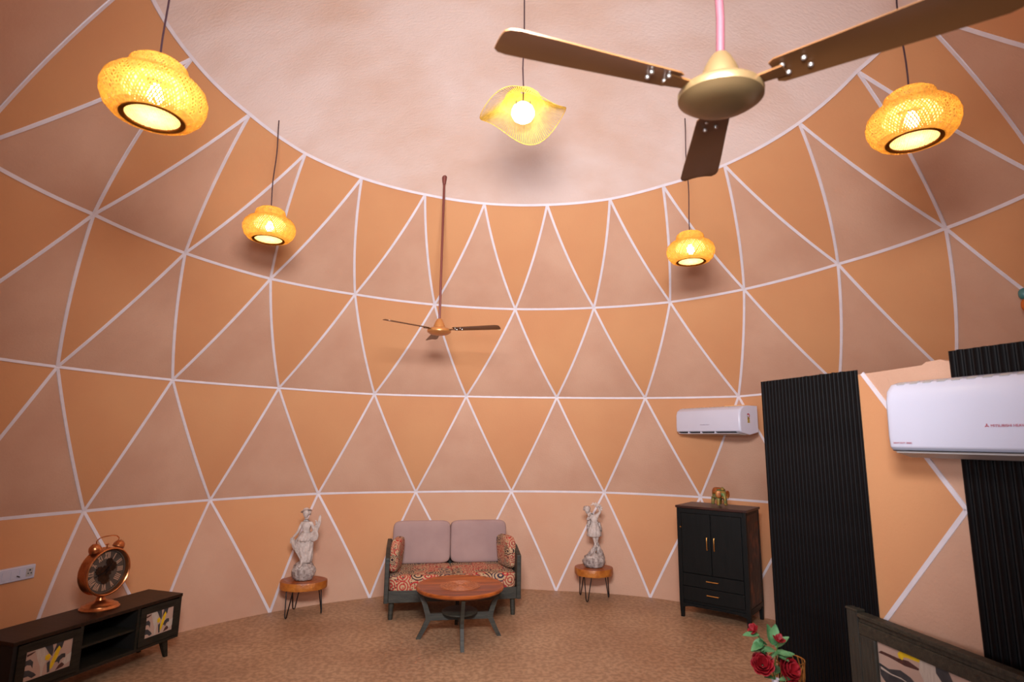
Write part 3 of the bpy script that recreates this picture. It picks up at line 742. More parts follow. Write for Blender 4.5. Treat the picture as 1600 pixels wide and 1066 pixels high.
def head(b, c, r, yaw=0, mi=0):
    n = 28; m = 20; vs = []; R = Matrix.Rotation(yaw, 3, 'Z')
    for i in range(m+1):
        ph = -pi/2+pi*i/m
        for k in range(n):
            a = 2*pi*k/n; d = Vector((cos(ph)*cos(a), cos(ph)*sin(a), sin(ph)))
            x, y, z = d.x*.80, d.y*.92, d.z*1.15
            if d.z < 0: x *= 1+.28*d.z; y *= 1+.10*d.z
            # face looks along -y
            fr = max(0, -d.y)
            y -= .22*fr**10*math.exp(-((d.z+.12)/.16)**2)*(abs(d.x) < .3)            # nose
            y += .10*fr**2*math.exp(-((d.z-.12)/.12)**2)*(math.exp(-((abs(d.x)-.33)/.14)**2))   # eye sockets
            y -= .06*fr**4*math.exp(-((d.z+.45)/.08)**2)*(abs(d.x) < .28)            # lips
            vs.append(Vector(c)+R @ Vector((x, y, z))*r)
    b.add(vs, [(i*n+k, i*n+(k+1) % n, (i+1)*n+(k+1) % n, (i+1)*n+k) for i in range(m) for k in range(n)], mi)
def fingers(b, wrist, d, side, L=.03, r=.0035):
    d = Vector(d).normalized(); side = Vector(side).normalized(); nrm = d.cross(side)
    w_ = Vector(wrist)
    b.blob(w_+d*L*.5, (L*.75, L*.75, L*.95), .8, 12)
    for k, ll in enumerate((.85, 1, .95, .75)):
        p = w_+d*L*.8+side*(k-1.5)*r*2.1; q = p+d*L*.5*ll; e = q+(d*.6+nrm*.6)*L*.4*ll
        b.tube([p, q, e], [r, r*.9, r*.7], 6)
    p = w_+d*L*.35+side*r*3; b.tube([p, p+(d*.6+side*.7)*L*.5, p+(d+side*.5)*L*.75], [r*1.1, r, r*.8], 6)

# left statue: woman in a hat, lifting her skirt, lyre at her other side
S = thing('stone_statue', 'grey stone statue of a woman in hat holding out her skirt and a lyre', 'statue', (CL[0]-.005, CL[1]-.005, .335))
b = MB(); rock(b, (0, 0, .0895), .115, .10, .175, 3.1); b.build('rock_base', STONED, S, smooth='all')
J = {'pelvis': (.02, 0, .42), 'waist': (.005, 0, .475), 'chest': (.0, -.005, .535), 'neckb': (-.004, 0, .58), 'neck': (-.008, 0, .61), 'skull': (-.010, 0, .635),
     'shR': (-.05, 0, .565), 'elR': (-.082, -.015, .475), 'wrR': (-.137, -.02, .41),
     'shL': (.052, 0, .568), 'elL': (.093, -.01, .49), 'wrL': (.115, -.03, .56),
     'hipR': (-.01, 0, .39), 'knR': (-.005, -.03, .27), 'anR': (-.002, -.075, .165), 'toR': (-.014, -.112, .140),
     'hipL': (.05, 0, .39), 'knL': (.05, .01, .27), 'anL': (.05, .02, .16), 'toL': (.06, -.02, .15)}
Rr = {'pelvis': (.05, .038), 'waist': (.036, .028), 'chest': (.048, .036), 'neckb': (.026, .022), 'neck': .015, 'skull': .018, 'shR': .02, 'elR': .0155, 'wrR': .0105, 'shL': .02, 'elL': .0155, 'wrL': .0105,
      'hipR': .034, 'knR': .022, 'anR': .013, 'toR': .010, 'hipL': .034, 'knL': .022, 'anL': .013, 'toL': .010}
vs, fs = skin([['pelvis', 'waist', 'chest', 'neckb', 'neck', 'skull'], ['chest', 'shR', 'elR', 'wrR'], ['chest', 'shL', 'elL', 'wrL'], ['pelvis', 'hipR', 'knR', 'anR', 'toR'], ['pelvis', 'hipL', 'knL', 'anL', 'toL']], Rr, J)
b = MB(); b.add(vs, fs); head(b, (-.012, -.004, .662), .040, .25)
fingers(b, J['wrR'], (-.3, -.1, -1), (0, 1, 0)); fingers(b, J['wrL'], (-.1, -.2, 1), (0, 1, 0))
b.build('body', STONE, S, smooth='all')
b = MB(); secs = []
for i in range(15):
    t = i/14; z = .475-.30*t
    lx = -.033-.045*t**.8-.055*max(0, sin(pi*min(1, t*1.15)))*1.15; rx_ = .052+.020*t+.020*sin(pi*t)
    if t > .55: lx = lx*(1-(t-.55)*1.35)
    cx = (lx+rx_)/2; secs.append((cx, -.002, z, (rx_-lx)/2, .045+.02*t))
drape(b, secs, 9, .11); b.build('draped_skirt', STONE, S, smooth='all')
b = MB(); secs = [(.0, 0, .475, .050, .040), (0, -.002, .44, .066, .052), (-.01, -.004, .41, .078, .058), (-.01, -.004, .385, .070, .055)]
drape(b, secs, 11, .1, ph=1); b.build('overskirt', STONE, S, smooth='all')
b = MB(); b.hexa([(-.15, -.035, .42), (-.125, -.035, .42), (-.12, -.005, .42), (-.15, -.005, .42)], [(-.125, -.03, .33), (-.02, -.045, .21), (-.02, -.02, .21), (-.10, -.005, .33)])
b.build('lifted_hem', STONE, S)
b = MB(); R = Matrix.Rotation(RAD(-16), 3, 'Y') @ Matrix.Rotation(RAD(-20), 3, 'X')
b.lathe([(0, .026), (.026, .022), (.038, .004), (.056, -.004), (.058, -.008), (.036, -.008), (0, -.006)], 28, c=(-.018, .014, .694), R=R, mi=0); b.build('hat', STONE, S, smooth=True)
b = MB(); b.lathe([(0, 0), (.024, -.002), (.027, .03), (.018, .04), (0, .04)], 16, c=(.006, .022, .65)); b.build('hair_bun', STONE, S, smooth='all')
LY = [(.050, .40), (.095, .385), (.135, .405), (.145, .45), (.132, .49), (.148, .53), (.162, .58), (.160, .64), (.150, .66), (.136, .64), (.128, .59), (.098, .545), (.085, .50), (.050, .47), (.040, .43)]
b = MB(); b.prism(LY, lambda x, z: (x, -.036-.1*(x-.09), z), lambda x, z: (x, -.020-.1*(x-.09), z)); b.build('lyre', STONE, S, bevel=.005)

# right statue: slender figure in a short tunic, arm raised to the head
S = thing('stone_statue', 'grey stone statue of a slender figure in short tunic with arms raised', 'statue', (CR[0]-.0, CR[1]-.01, .345))
b = MB(); rock(b, (.005, 0, .0795), .125, .10, .155, 9.4)
b.tube([(-.05, 0, .10), (-.015, 0, .16), (.02, .0, .23), (.03, 0, .29)], [.05, .036, .024, .012], 14); b.tube([(.085, .01, .1), (.075, .01, .17), (.05, .01, .24), (.04, 0, .29)], [.05, .036, .024, .012], 14)
b.build('rock_base', STONED, S, smooth='all')
J = {'pelvis': (.01, 0, .43), 'waist': (.015, 0, .49), 'chest': (.012, 0, .545), 'neckb': (-.015, 0, .585), 'neck': (-.035, -.005, .605), 'skull': (-.055, -.008, .622),
     'shR': (-.035, -.01, .565), 'elR': (-.075, -.04, .535), 'wrR': (-.062, -.055, .575),
     'shL': (.05, 0, .585), 'elL': (.085, -.01, .625), 'wrL': (.055, -.015, .68),
     'hipR': (-.012, 0, .40), 'knR': (.008, -.015, .33), 'anR': (.022, -.01, .255), 'toR': (.01, -.045, .225),
     'hipL': (.035, 0, .40), 'knL': (.045, -.01, .33), 'anL': (.03, .01, .25), 'toL': (.045, -.025, .228)}
vs, fs = skin([['pelvis', 'waist', 'chest', 'neckb', 'neck', 'skull'], ['chest', 'shR', 'elR', 'wrR'], ['chest', 'shL', 'elL', 'wrL'], ['pelvis', 'hipR', 'knR', 'anR', 'toR'], ['pelvis', 'hipL', 'knL', 'anL', 'toL']], Rr, J)
b = MB(); b.add(vs, fs); head(b, (-.068, -.012, .645), .040, -.5)
fingers(b, J['wrR'], (.1, 0, 1), (1, 0, 0), L=.026); fingers(b, J['wrL'], (-.8, -.1, .35), (0, 1, 0))
b.build('body', STONE, S, smooth='all')
b = MB(); drape(b, [(.015, 0, .515, .044, .034), (.014, 0, .485, .040, .032), (.014, 0, .45, .056, .044), (.013, 0, .42, .066, .05), (.012, 0, .385, .074, .056), (.01, 0, .35, .078, .058), (.01, 0, .34, .06, .045)], 8, .12)
b.build('tunic', STONE, S, smooth='all')
b = MB(); b.blob((-.072, .004, .662), (.086, .084, .06), .8, 18); b.blob((-.105, 0, .652), (.03, .04, .03), .8, 10); b.build('curled_hair', STONED, S, smooth='all')
b = MB(); pts = [(-.03, -.02, .70), (.0, -.02, .715), (.04, -.015, .705), (.075, -.01, .69), (.095, 0, .665), (.09, 0, .64)]
b.tube(pts, [.006, .008, .011, .013, .014, .010], 10)
for k, (x, z) in enumerate(((.0, .72), (.03, .722), (.06, .71), (.085, .695), (.1, .672), (.098, .65))): b.blob((x, -.005, z), (.026, .03, .022), .8, 10)
b.build('flower_garland', STONE, S, smooth='all')
b = MB(); drape(b, [(-.045, .01, .56, .012, .02), (-.05, .012, .50, .022, .024), (-.055, .012, .44, .02, .022), (-.05, .012, .38, .014, .018)], 5, .15, n=30); drape(b, [(.07, .01, .50, .012, .02), (.083, .012, .44, .02, .024), (.09, .012, .40, .014, .018)], 5, .15, n=30)
b.build('shawl', STONED, S, smooth='all')

# ------------------------------------------------------------------ black cabinet
c0 = Vector((1.804, 6.381, 0)); c1 = Vector((2.36, 5.945, 0)); cd = (c1-c0).normalized(); CW = (c1-c0).length; CRZ = math.atan2(cd.y, cd.x); CD = .46; CH = 1.125
o = thing('cabinet', 'tall black two-door cabinet with brass handles, left of the fluted partition', 'cabinet', c0, CRZ)
# local x along the front, y to the back
b = MB(); b.box((CW/2, CD/2, .61), (CW-.01, CD-.02, .99)); b.build('carcass', CABM, o)
b = MB(); b.box((CW/2, CD/2, CH-.012), (CW+.035, CD+.03, .024)); b.build('top', CABTOP, o, bevel=.004)
for x in (.0, CW):
    for y in (0.0, CD):
        b = MB(); s = 1 if x == 0 else -1; xx = x+s*.017; yy = y+(.017 if y == 0 else -.017)
        b.hexa([(xx-.022, yy-.022, .16), (xx+.022, yy-.022, .16), (xx+.022, yy+.022, .16), (xx-.022, yy+.022, .16)], [(xx-.016, yy-.016, 0), (xx+.016, yy-.016, 0), (xx+.016, yy+.016, 0), (xx-.016, yy+.016, 0)])
        b.box((xx, yy, .635), (.044, .044, .95)); b.build('leg', CABM, o)
# arched apron
b = MB(); poly = [(.03, .145), (.03, .10)]+[(.03+(CW-.06)*k/12, .105+.03*sin(pi*k/12)) for k in range(1, 12)]+[(CW-.03, .10), (CW-.03, .145)]
b.prism(poly, lambda x, z: (x, -.004, z), lambda x, z: (x, .02, z)); b.build('apron', CABM, o)
b = MB(); b.box((CW/2, -.002, 1.075), (CW-.05, .02, .045)); b.build('top_rail', CABM, o, bevel=.003)
dw = (CW-.09)/2
for k in range(2):
    x0 = .043+k*(dw+.004); d = MB(); d.box((x0+dw/2, -.004, .75), (dw-.002, .018, .60)); dr = d.build('door', CABM, o, bevel=.003)
    f = MB()
    hx = x0+dw-.035 if k == 0 else x0+.035
    f.tube([(hx, -.013, .70), (hx, -.030, .70), (hx, -.032, .71), (hx, -.032, .81), (hx, -.030, .82), (hx, -.013, .82)], .0055, 8); f.build('handle', BRASS, dr, smooth=True)
b = MB(); b.tube([(.03, -.012, .905), (.045, -.018, .905)], .006, 8); b.build('hinge', BRASS, o)
for k, (z, h) in enumerate(((.38, .125), (.245, .135))):
    d = MB(); d.box((CW/2, -.004, z), (CW-.086, .018, h)); dr = d.build('drawer', CABM, o, bevel=.003)
    f = MB(); f.tube([(CW/2-.06, -.013, z+.01), (CW/2-.06, -.03, z+.01), (CW/2+.06, -.03, z+.01), (CW/2+.06, -.013, z+.01)], .0055, 8); f.build('handle', BRASS, dr, smooth=True)
b = MB(); b.box((CW-.004, CD/2, .63), (.012, CD-.09, .94)); b.build('carved_side_panel', CABSIDE, o)
for z in (.16, 1.09):
    b = MB(); b.box((CW-.001, CD/2, z), (.016, CD-.07, .04)); b.build('side_rail', CABM, o)

# elephant on the cabinet
def make_elephant(P, rz):
    o = thing('elephant_figurine', 'small green and brown patinated elephant figurine on top of the black cabinet', 'figurine', P, rz)
    # faces -y ; length .17
    J = {'body': (0, .02, .115), 'rump': (0, .075, .112), 'should': (0, -.035, .118), 'neck': (0, -.062, .125), 'head': (0, -.085, .128), 'tr1': (0, -.108, .10), 'tr2': (0, -.116, .065), 'tr3': (0, -.112, .035), 'tr4': (0, -.125, .022),
         'tail': (0, .108, .10), 'tail2': (0, .118, .06)}
    Rr2 = {'body': (.046, .05), 'rump': .042, 'should': .043, 'neck': .034, 'head': .033, 'tr1': .017, 'tr2': .012, 'tr3': .009, 'tr4': .007, 'tail': .006, 'tail2': .004}
    ch = [['body', 'should', 'neck', 'head', 'tr1', 'tr2', 'tr3', 'tr4'], ['body', 'rump', 'tail', 'tail2']]
    for s, t in ((-1, 'l'), (1, 'r')):
        J['fh'+t] = (s*.030, -.045, .085); J['fk'+t] = (s*.034, -.050, .045); J['ff'+t] = (s*.036, -.052, .010)
        J['bh'+t] = (s*.030, .072, .080); J['bk'+t] = (s*.034, .068, .045); J['bf'+t] = (s*.034, .076, .010)
        for q in ('fh', 'bh'): Rr2[q+t] = .022
        for q in ('fk', 'bk'): Rr2[q+t] = .016
        for q in ('ff', 'bf'): Rr2[q+t] = .017
        ch += [['should', 'fh'+t, 'fk'+t, 'ff'+t], ['rump', 'bh'+t, 'bk'+t, 'bf'+t]]
    vs, fs = skin(ch, Rr2, J); b = MB(); b.add(vs, fs); b.build('body', PATINA, o, smooth='all')
    b = MB(); drape(b, [(0, .035, .172, .026, .035), (0, .035, .166, .040, .042), (0, .035, .14, .050, .046), (0, .035, .115, .052, .046)], 10, .03, n=40); b.build('saddle_cloth', PATINAB, o, smooth='all')
    for s in (-1, 1):
        b = MB(); b.blob((s*.042, -.078, .118), (.052, .012, .068), .8, 16, R=Matrix.Rotation(RAD(22)*s, 3, 'Z')); b.build('ear', PATINAB, o, smooth='all')
        b = MB(); b.tube([(s*.018, -.108, .10), (s*.024, -.125, .085), (s*.024, -.142, .086)], [.006, .005, .002], 6); b.build('tusk', BRASS, o)
    b = MB(); b.lathe([(0, .186), (.008, .18), (.018, .168), (.022, .158), (0, .15)], 14, c=(0, -.07, .0)); b.build('head_ornament', PATINA, o, smooth='all')
    b = MB(); b.box((0, 0, -.0), (.001, .001, .001))
    return o
elephant = make_elephant((2.235, 6.29, CH+.001), RAD(4)); elephant.scale = (1.15, 1.15, 1.12)

# ------------------------------------------------------------------ TV stand on the left
f1 = Vector((-2.772, 5.153, 0)); f0 = Vector((-3.155, 3.932, 0)); td = (f1-f0).normalized(); TL = (f1-f0).length; TRZ = math.atan2(td.y, td.x); TD = .37; TH = .48
o = thing('tv_stand', 'low dark wooden TV stand with printed doors along the left wall', 'tv stand', f0, TRZ)
# local: x along the front from the near end, front at y=0, back at y=+TD
tb = .135
b = MB(); b.box((TL/2, TD/2, TH-.0125), (TL+.01, TD+.01, .025)); b.build('top', DARKTOP, o, bevel=.003)
b = MB(); b.box((TL/2, TD/2, tb+.0125), (TL, TD, .025)); b.build('bottom', TVWOOD, o, bevel=.003)
for x in (.0125, TL-.0125):
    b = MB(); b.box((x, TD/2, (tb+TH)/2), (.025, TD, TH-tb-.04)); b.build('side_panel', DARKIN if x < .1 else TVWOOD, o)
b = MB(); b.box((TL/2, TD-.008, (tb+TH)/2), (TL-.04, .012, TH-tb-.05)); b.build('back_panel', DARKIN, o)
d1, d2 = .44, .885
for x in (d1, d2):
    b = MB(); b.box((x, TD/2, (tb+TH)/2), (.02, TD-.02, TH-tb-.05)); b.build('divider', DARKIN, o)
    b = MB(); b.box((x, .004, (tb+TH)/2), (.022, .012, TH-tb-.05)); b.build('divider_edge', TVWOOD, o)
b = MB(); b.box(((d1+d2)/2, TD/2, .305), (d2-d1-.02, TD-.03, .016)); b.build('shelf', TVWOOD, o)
for x, sx in ((.10, -1), (TL-.10, 1)):
    for y, sy in ((.05, -1), (TD-.05, 1)):
        b = MB(); b.hexa([(x-.026, y-.022, tb), (x+.026, y-.022, tb), (x+.026, y+.022, tb), (x-.026, y+.022, tb)],
                         [(x-.013+sx*.03, y-.012+sy*.01, 0), (x+.013+sx*.03, y-.012+sy*.01, 0), (x+.013+sx*.03, y+.012+sy*.01, 0), (x-.013+sx*.03, y+.012+sy*.01, 0)]); b.build('leg', TVWOOD, o)
ART = [(ARTW, [(.18, 0), (.42, 0), (.47, .4), (.40, .75), (.39, 1.), (.36, 1.), (.33, .65), (.25, .35)]),
       (ARTD, [(0, .30), (.1, .28), (.17, .4), (.17, .62), (.13, .5), (.05, .45), (0, .5)]),
       (ARTD, [(0, .62), (.1, .65), (.22, .8), (.27, .9), (.18, .95), (.1, .85), (0, .85)]),
       (ARTD, [(.38, 0), (.55, 0), (.58, .2), (.57, .42), (.5, .3)]),
       (ARTD, [(.58, .35), (.64, .05), (.63, 0), (.8, 0), (.77, .22), (.70, .3), (.66, .2)]),
       (ARTD, [(.47, .6), (.53, .55), (.55, .95), (.5, .95)]),
       (ARTD, [(.64, .68), (.70, .52), (.78, .45), (.86, .47), (.87, .62), (.82, .6), (.76, .66), (.74, .78), (.70, .68)]),
       (ARTB, [(.68, .97), (.74, .82), (.82, .75), (.9, .8), (.84, .92)]),
       (ARTB, [(.02, .1), (.12, .07), (.2, .06), (.12, .13), (.03, .17)]),
       (ARTY, [(.55, .88), (.54, .72), (.64, .25), (.70, .12), (.74, .22), (.70, .45), (.60, .82)]),
       (ARTY, [(.42, .33), (.50, .30), (.54, .42), (.50, .52), (.42, .48)]),
       (ARTW, [(.80, .75), (.9, .55), (1, .50), (1, .80), (.88, .88)])]
for x0, x1 in ((.028, d1-.011), (d2+.011, TL-.028)):
    z0, z1 = tb+.03, TH-.03; fw = .052
    dr = MB()
    for bx in (((x0+x1)/2, 0, z1-fw/2, x1-x0, fw), ((x0+x1)/2, 0, z0+fw/2, x1-x0, fw)): dr.box((bx[0], .0, bx[2]), (bx[3], .022, bx[4]))
    for xx in (x0+fw/2, x1-fw/2): dr.box((xx, -.0005, (z0+z1)/2), (fw, .022, z1-z0))
    door = dr.build('door', TVWOOD, o)
    ax0, ax1, az0, az1 = x0+fw, x1-fw, z0+fw, z1-fw
    b = MB(); b.box(((ax0+ax1)/2, .0, (az0+az1)/2), (ax1-ax0, .012, az1-az0)); b.build('printed_panel', ARTBG, door)
    for m_, poly in ART:
        b = MB(); k_ = .0003*ART.index((m_, poly)); P_ = [(ax0+(ax1-ax0)*u_, az1-(az1-az0)*v_) for u_, v_ in poly]
        b.prism(P_, lambda x, z: (x, -.0063-k_*.5, z), lambda x, z: (x, -.0055, z)); b.build('printed_leaf', m_, door)

# ------------------------------------------------------------------ twin bell clock
KRZ = TRZ
o = thing('table_clock', 'copper twin-bell alarm clock on a round pedestal on the TV stand', 'clock', (-3.155, 4.70, TH), KRZ)
b = MB(); b.lathe([(0, 0), (.132, 0), (.134, .008), (.124, .016), (.120, .026), (.096, .034), (.090, .042), (.060, .050), (.034, .062), (.028, .082), (0, .085)], 44); b.build('pedestal', COPPER, o, smooth=True)
b = MB(); b.lathe([(0, .08), (.016, .08), (.013, .09), (.02, .10), (0, .104)], 16); b.build('neck', GEARM, o, smooth=True)
ZC = .27; RX = Matrix.Rotation(pi/2, 3, 'X')    # lathe axis z -> -y (towards the room)
def dl(prof, name, m, n=56, parent=None, sm=True):
    b = MB(); b.lathe(prof, n, c=(0, 0, ZC), R=RX); return b.build(name, m, parent or o, smooth=sm)
dl([(0, -.055), (.155, -.055), (.172, -.047), (.176, -.04), (.168, -.03), (.168, .03), (.176, .036), (.180, .045), (.178, .054), (.170, .058), (.164, .052), (.162, .012), (0, .012)], 'case', COPPER)
dl([(0, .013), (.161, .013), (.161, .016), (0, .016)], 'dial', DIALM)
dl([(.148, .017), (.151, .020), (.161, .020), (.161, .015), (.148, .017)], 'chapter_ring', DIALM)
NUM = ['XII', 'I', 'II', 'III', 'IIII', 'V', 'VI', 'VII', 'VIII', 'IX', 'X', 'XI']
for k in range(12):
    a = -k*pi/6+pi/2; R3 = Matrix.Rotation(a-pi/2, 3, 'Z'); b = MB()
    def bar(u0, v0, u1, v1, w_=.005):
        p, q = Vector((u0, v0, 0)), Vector((u1, v1, 0)); d = (q-p).normalized(); n_ = Vector((-d.y, d.x, 0))*w_/2
        cs = [R3 @ (v*1.32+Vector((0, .118, 0))) for v in (p-n_, q-n_, q+n_, p+n_)]
        b.hexa([(v.x, -.0155, v.y+ZC) for v in cs], [(v.x, -.0185, v.y+ZC) for v in cs])
    s_ = NUM[k]; wid = {'I': .0095, 'V': .018, 'X': .018}; tot = sum(wid[c] for c in s_); u_ = -tot/2
    for c in s_:
        w_ = wid[c]
        if c == 'I': bar(u_+w_/2, -.018, u_+w_/2, .018)
        elif c == 'V': bar(u_+.003, .018, u_+w_/2, -.018); bar(u_+w_-.003, .018, u_+w_/2, -.018)
        else: bar(u_+.003, .018, u_+w_-.003, -.018); bar(u_+.003, -.018, u_+w_-.003, .018)
        u_ += w_
    b.build('numeral', DIALW, o)
for x, z, r in ((0, 0, .05), (-.052, .012, .034), (.045, .03, .038), (.0, -.06, .036), (.02, .07, .028), (-.03, -.04, .03)):
    b = MB(); n = 40; poly = [(x+(r if k % 4 < 2 else r*.84)*cos(2*pi*k/n), ZC+z+(r if k % 4 < 2 else r*.84)*sin(2*pi*k/n)) for k in range(n)]
    yy = -.019-.002*abs(x*20); b.prism(poly, lambda a, c: (a, yy-.004, c), lambda a, c: (a, -.015, c)); b.build('gear', GEARM, o)
for a, L_, w_ in ((RAD(60), .075, .008), (RAD(195), .105, .006)):
    b = MB(); d = Vector((cos(a), 0, sin(a))); n_ = Vector((-sin(a), 0, cos(a)))*w_; c = Vector((0, 0, ZC))
    q = [c-d*.02, c+n_, c+d*L_, c-n_]; b.hexa([(v.x, -.034, v.z) for v in q], [(v.x, -.031, v.z) for v in q]); b.build('hand', IRON, o)
for s in (-1, 1):
    c = Vector((s*.098, 0, ZC+.178)); R = Matrix.Rotation(RAD(28)*s, 3, 'Y')
    b = MB(); b.lathe([(0, .040), (.018, .037), (.034, .024), (.042, .004), (.043, -.014), (.038, -.012), (0, -.012)], 24, c=c, R=R); b.lathe([(0, .046), (.007, .043), (.007, .034), (0, .032)], 10, c=c, R=R); b.build('bell', COPPER, o, smooth=True)
    b = MB(); b.tube([c+R @ Vector((0, 0, -.045)), c], .005, 8); b.build('bell_post', COPPER, o)
b = MB(); b.tube([(-.088, 0, ZC+.205), (-.092, 0, ZC+.235), (-.07, 0, ZC+.255), (-.03, 0, ZC+.263), (.03, 0, ZC+.263), (.07, 0, ZC+.255), (.092, 0, ZC+.235), (.088, 0, ZC+.205)], .0042, 8); b.build('carrying_handle', COPPER, o, smooth=True)
b = MB(); b.tube([(0, 0, ZC+.172), (0, 0, ZC+.198)], .004, 8); b.blob((0, 0, ZC+.2), (.03, .014, .012), .8, 12); b.build('hammer', COPPER, o)

# ------------------------------------------------------------------ switchboard on the left wall
a = Vector((-3.757, 4.767, 0)); c_ = Vector((-3.822, 4.54, 0)); d = (a-c_).normalized(); wd = math.atan2(d.y, d.x)
o = thing('socket_board', 'white socket and switch board on orange wall at the left edge', 'socket board', a, wd)
b = MB(); b.box((-.21, .0, .733), (.42, .035, .105)); b.build('backing_box', WHITEP, o, bevel=.004)
b = MB(); b.box((-.21, -.019, .733), (.412, .006, .097)); b.build('cover_plate', WHITEP, o, bevel=.002)
for k, x in enumerate((-.045, -.105, -.165, -.225, -.285, -.345)):
    b = MB(); b.box((x, -.0235, .733), (.05 if k == 0 else .026, .004, .06)); m_ = b.build('socket' if k == 0 else 'switch', WHITEP if k else GREYP, o, bevel=.0015)
    if k == 0:
        for hx, hz, r in ((0, .016, .006), (-.011, -.008, .0045), (.011, -.008, .0045)):
            q = MB(); q.lathe([(0, -.001), (r, -.001), (r, .002), (0, .002)], 12, c=(x+hx, -.0262, .733+hz), R=Matrix.Rotation(pi/2, 3, 'X')); q.build('pin_hole', DARKP, m_)
b = MB(); b.box((-.125, -.0265, .715), (.026, .002, .007), M=Matrix.Rotation(RAD(25), 3, 'Y')); b.build('smudge_sticker', DARKP, o)

# ------------------------------------------------------------------ bed headboard in front of the partition
HO = Vector((1.807, 3.257, 0)); HD = Vector((.182, -.983, 0)).normalized(); HN = Vector((-.983, -.182, 0))
HRZ = math.atan2(HD.y, HD.x)
o = thing('bed_headboard', 'weathered dark wooden headboard with printed panel at lower right', 'headboard', HO, HRZ)
# local x along, room side = -y
HL = 1.65; HT = .93
def hbx(name, x0, x1, z0, z1, y0, y1, m, bev=.004, par=None):
    b = MB(); b.box(((x0+x1)/2, (y0+y1)/2, (z0+z1)/2), (x1-x0, y1-y0, z1-z0)); return b.build(name, m, par or o, bevel=bev)
hbx('corner_post', 0, .075, 0, HT+.006, 0, .06, WEATHEREDV); hbx('corner_post', HL-.075, HL, 0, HT+.006, 0, .06, WEATHEREDV)
hbx('post_cap', -.004, .079, HT+.002, HT+.014, -.004, .064, WEATHERED)
hbx('top_rail', .075, HL-.075, HT-.022, HT, -.004, .055, WEATHERED)
hbx('rail_moulding', .075, HL-.075, HT-.045, HT-.022, .006, .05, WEATHERED)
hbx('frame_board', .075, HL-.075, HT-.105, HT-.045, .002, .045, WEATHERED)
hbx('stile', .075, .175, .2, HT-.105, .002, .045, WEATHEREDV); hbx('stile', HL-.175, HL-.075, .2, HT-.105, .002, .045, WEATHEREDV)
hbx('stile_bead', .158, .180, .2, HT-.105, -.003, .03, WEATHEREDV, .006)
hbx('bottom_rail', .075, HL-.075, .2, .32, .0, .045, WEATHERED)
pp = hbx('printed_panel', .175, HL-.175, .32, HT-.105, .014, .03, ARTBG, 0)
HART = [(ARTB, [(.18, .772), (.2, .786), (.303, .786), (.358, .794), (.425, .778), (.408, .771), (.337, .764), (.25, .772)]),
        (ARTY, [(.305, .790), (.300, .808), (.318, .826), (.374, .826), (.43, .826), (.418, .808), (.36, .806), (.335, .802), (.325, .786)]),
        (ARTW, [(.425, .826), (.500, .826), (.512, .790), (.535, .769), (.59, .70), (.60, .60), (.50, .62), (.443, .72), (.415, .772)]),
        (ARTD, [(.505, .826), (.565, .826), (.585, .786), (.62, .70), (.60, .66), (.545, .75), (.505, .795)]),
        (ARTD, [(.182, .724), (.238, .716), (.307, .735), (.36, .724), (.40, .70), (.38, .66), (.30, .64), (.211, .648), (.186, .672)]),
        (ARTW, [(.19, .712), (.25, .700), (.31, .702), (.37, .69), (.31, .697), (.25, .694), (.19, .70)]),
        (ARTD, [(.8, .8), (.95, .72), (1.05, .5), (.92, .55), (.82, .65)]), (ARTW, [(1.05, .82), (1.25, .82), (1.2, .6), (1.15, .35), (1.1, .6)]),
        (ARTY, [(1.0, .7), (1.05, .75), (1.02, .5), (.98, .55)]), (ARTB, [(.25, .45), (.5, .5), (.7, .48), (.5, .46)])]
for i, (m_, poly) in enumerate(HART):
    b = MB(); k_ = .0004*i; b.prism(poly, lambda x, z: (x, .0135-k_, z), lambda x, z: (x, .0145, z)); b.build('printed_leaf', m_, pp)

# ------------------------------------------------------------------ roses in a white vase on a small table below the frame
VP = Vector((1.250, 2.90, 0))
o = thing('bedside_table', 'small dark bedside table under the rose vase, below the picture', 'table', (VP.x+.06, VP.y-.02, 0))
b = MB(); b.lathe([(0, .50), (.2, .50), (.205, .49), (.2, .475), (0, .475)], 36); b.build('tabletop', WEATHERED, o, smooth=True)
for k in range(3):
    a = k*2*pi/3; b = MB(); b.tube([(.12*cos(a), .12*sin(a), .48), (.17*cos(a), .17*sin(a), 0)], [.018, .012], 8); b.build('leg', WEATHEREDV, o)
V = thing('rose_vase', 'slim white vase holding red roses, in front of the black fluted panel', 'vase', (VP.x, VP.y, .50))
b = MB(); b.lathe([(0, 0), (.03, 0), (.045, .03), (.05, .08), (.035, .14), (.018, .175), (.015, .20), (.019, .213), (.016, .213), (.011, .195), (0, .19)], 28); b.build('vase_body', PORC, V, smooth=True)
def petal(b, c, R, w_, h, cup, n=5):
    vs = []
    for i in range(n+1):
        v = i/n; ww = w_*math.sqrt(max(0, sin(pi*(.12+.83*v))))*(.75+.25*v)
        for j in range(5):
            u_ = (j-2)/2; x = ww*u_; z = h*v; y = -cup*sin(pi*.55*v)+.35*ww*u_*u_+(.25*h*max(0, v-.75)*-1)
            vs.append(Vector(c)+R @ Vector((x, y, z)))
    b.add(vs, [(i*5+j, i*5+j+1, (i+1)*5+j+1, (i+1)*5+j) for i in range(n) for j in range(4)])
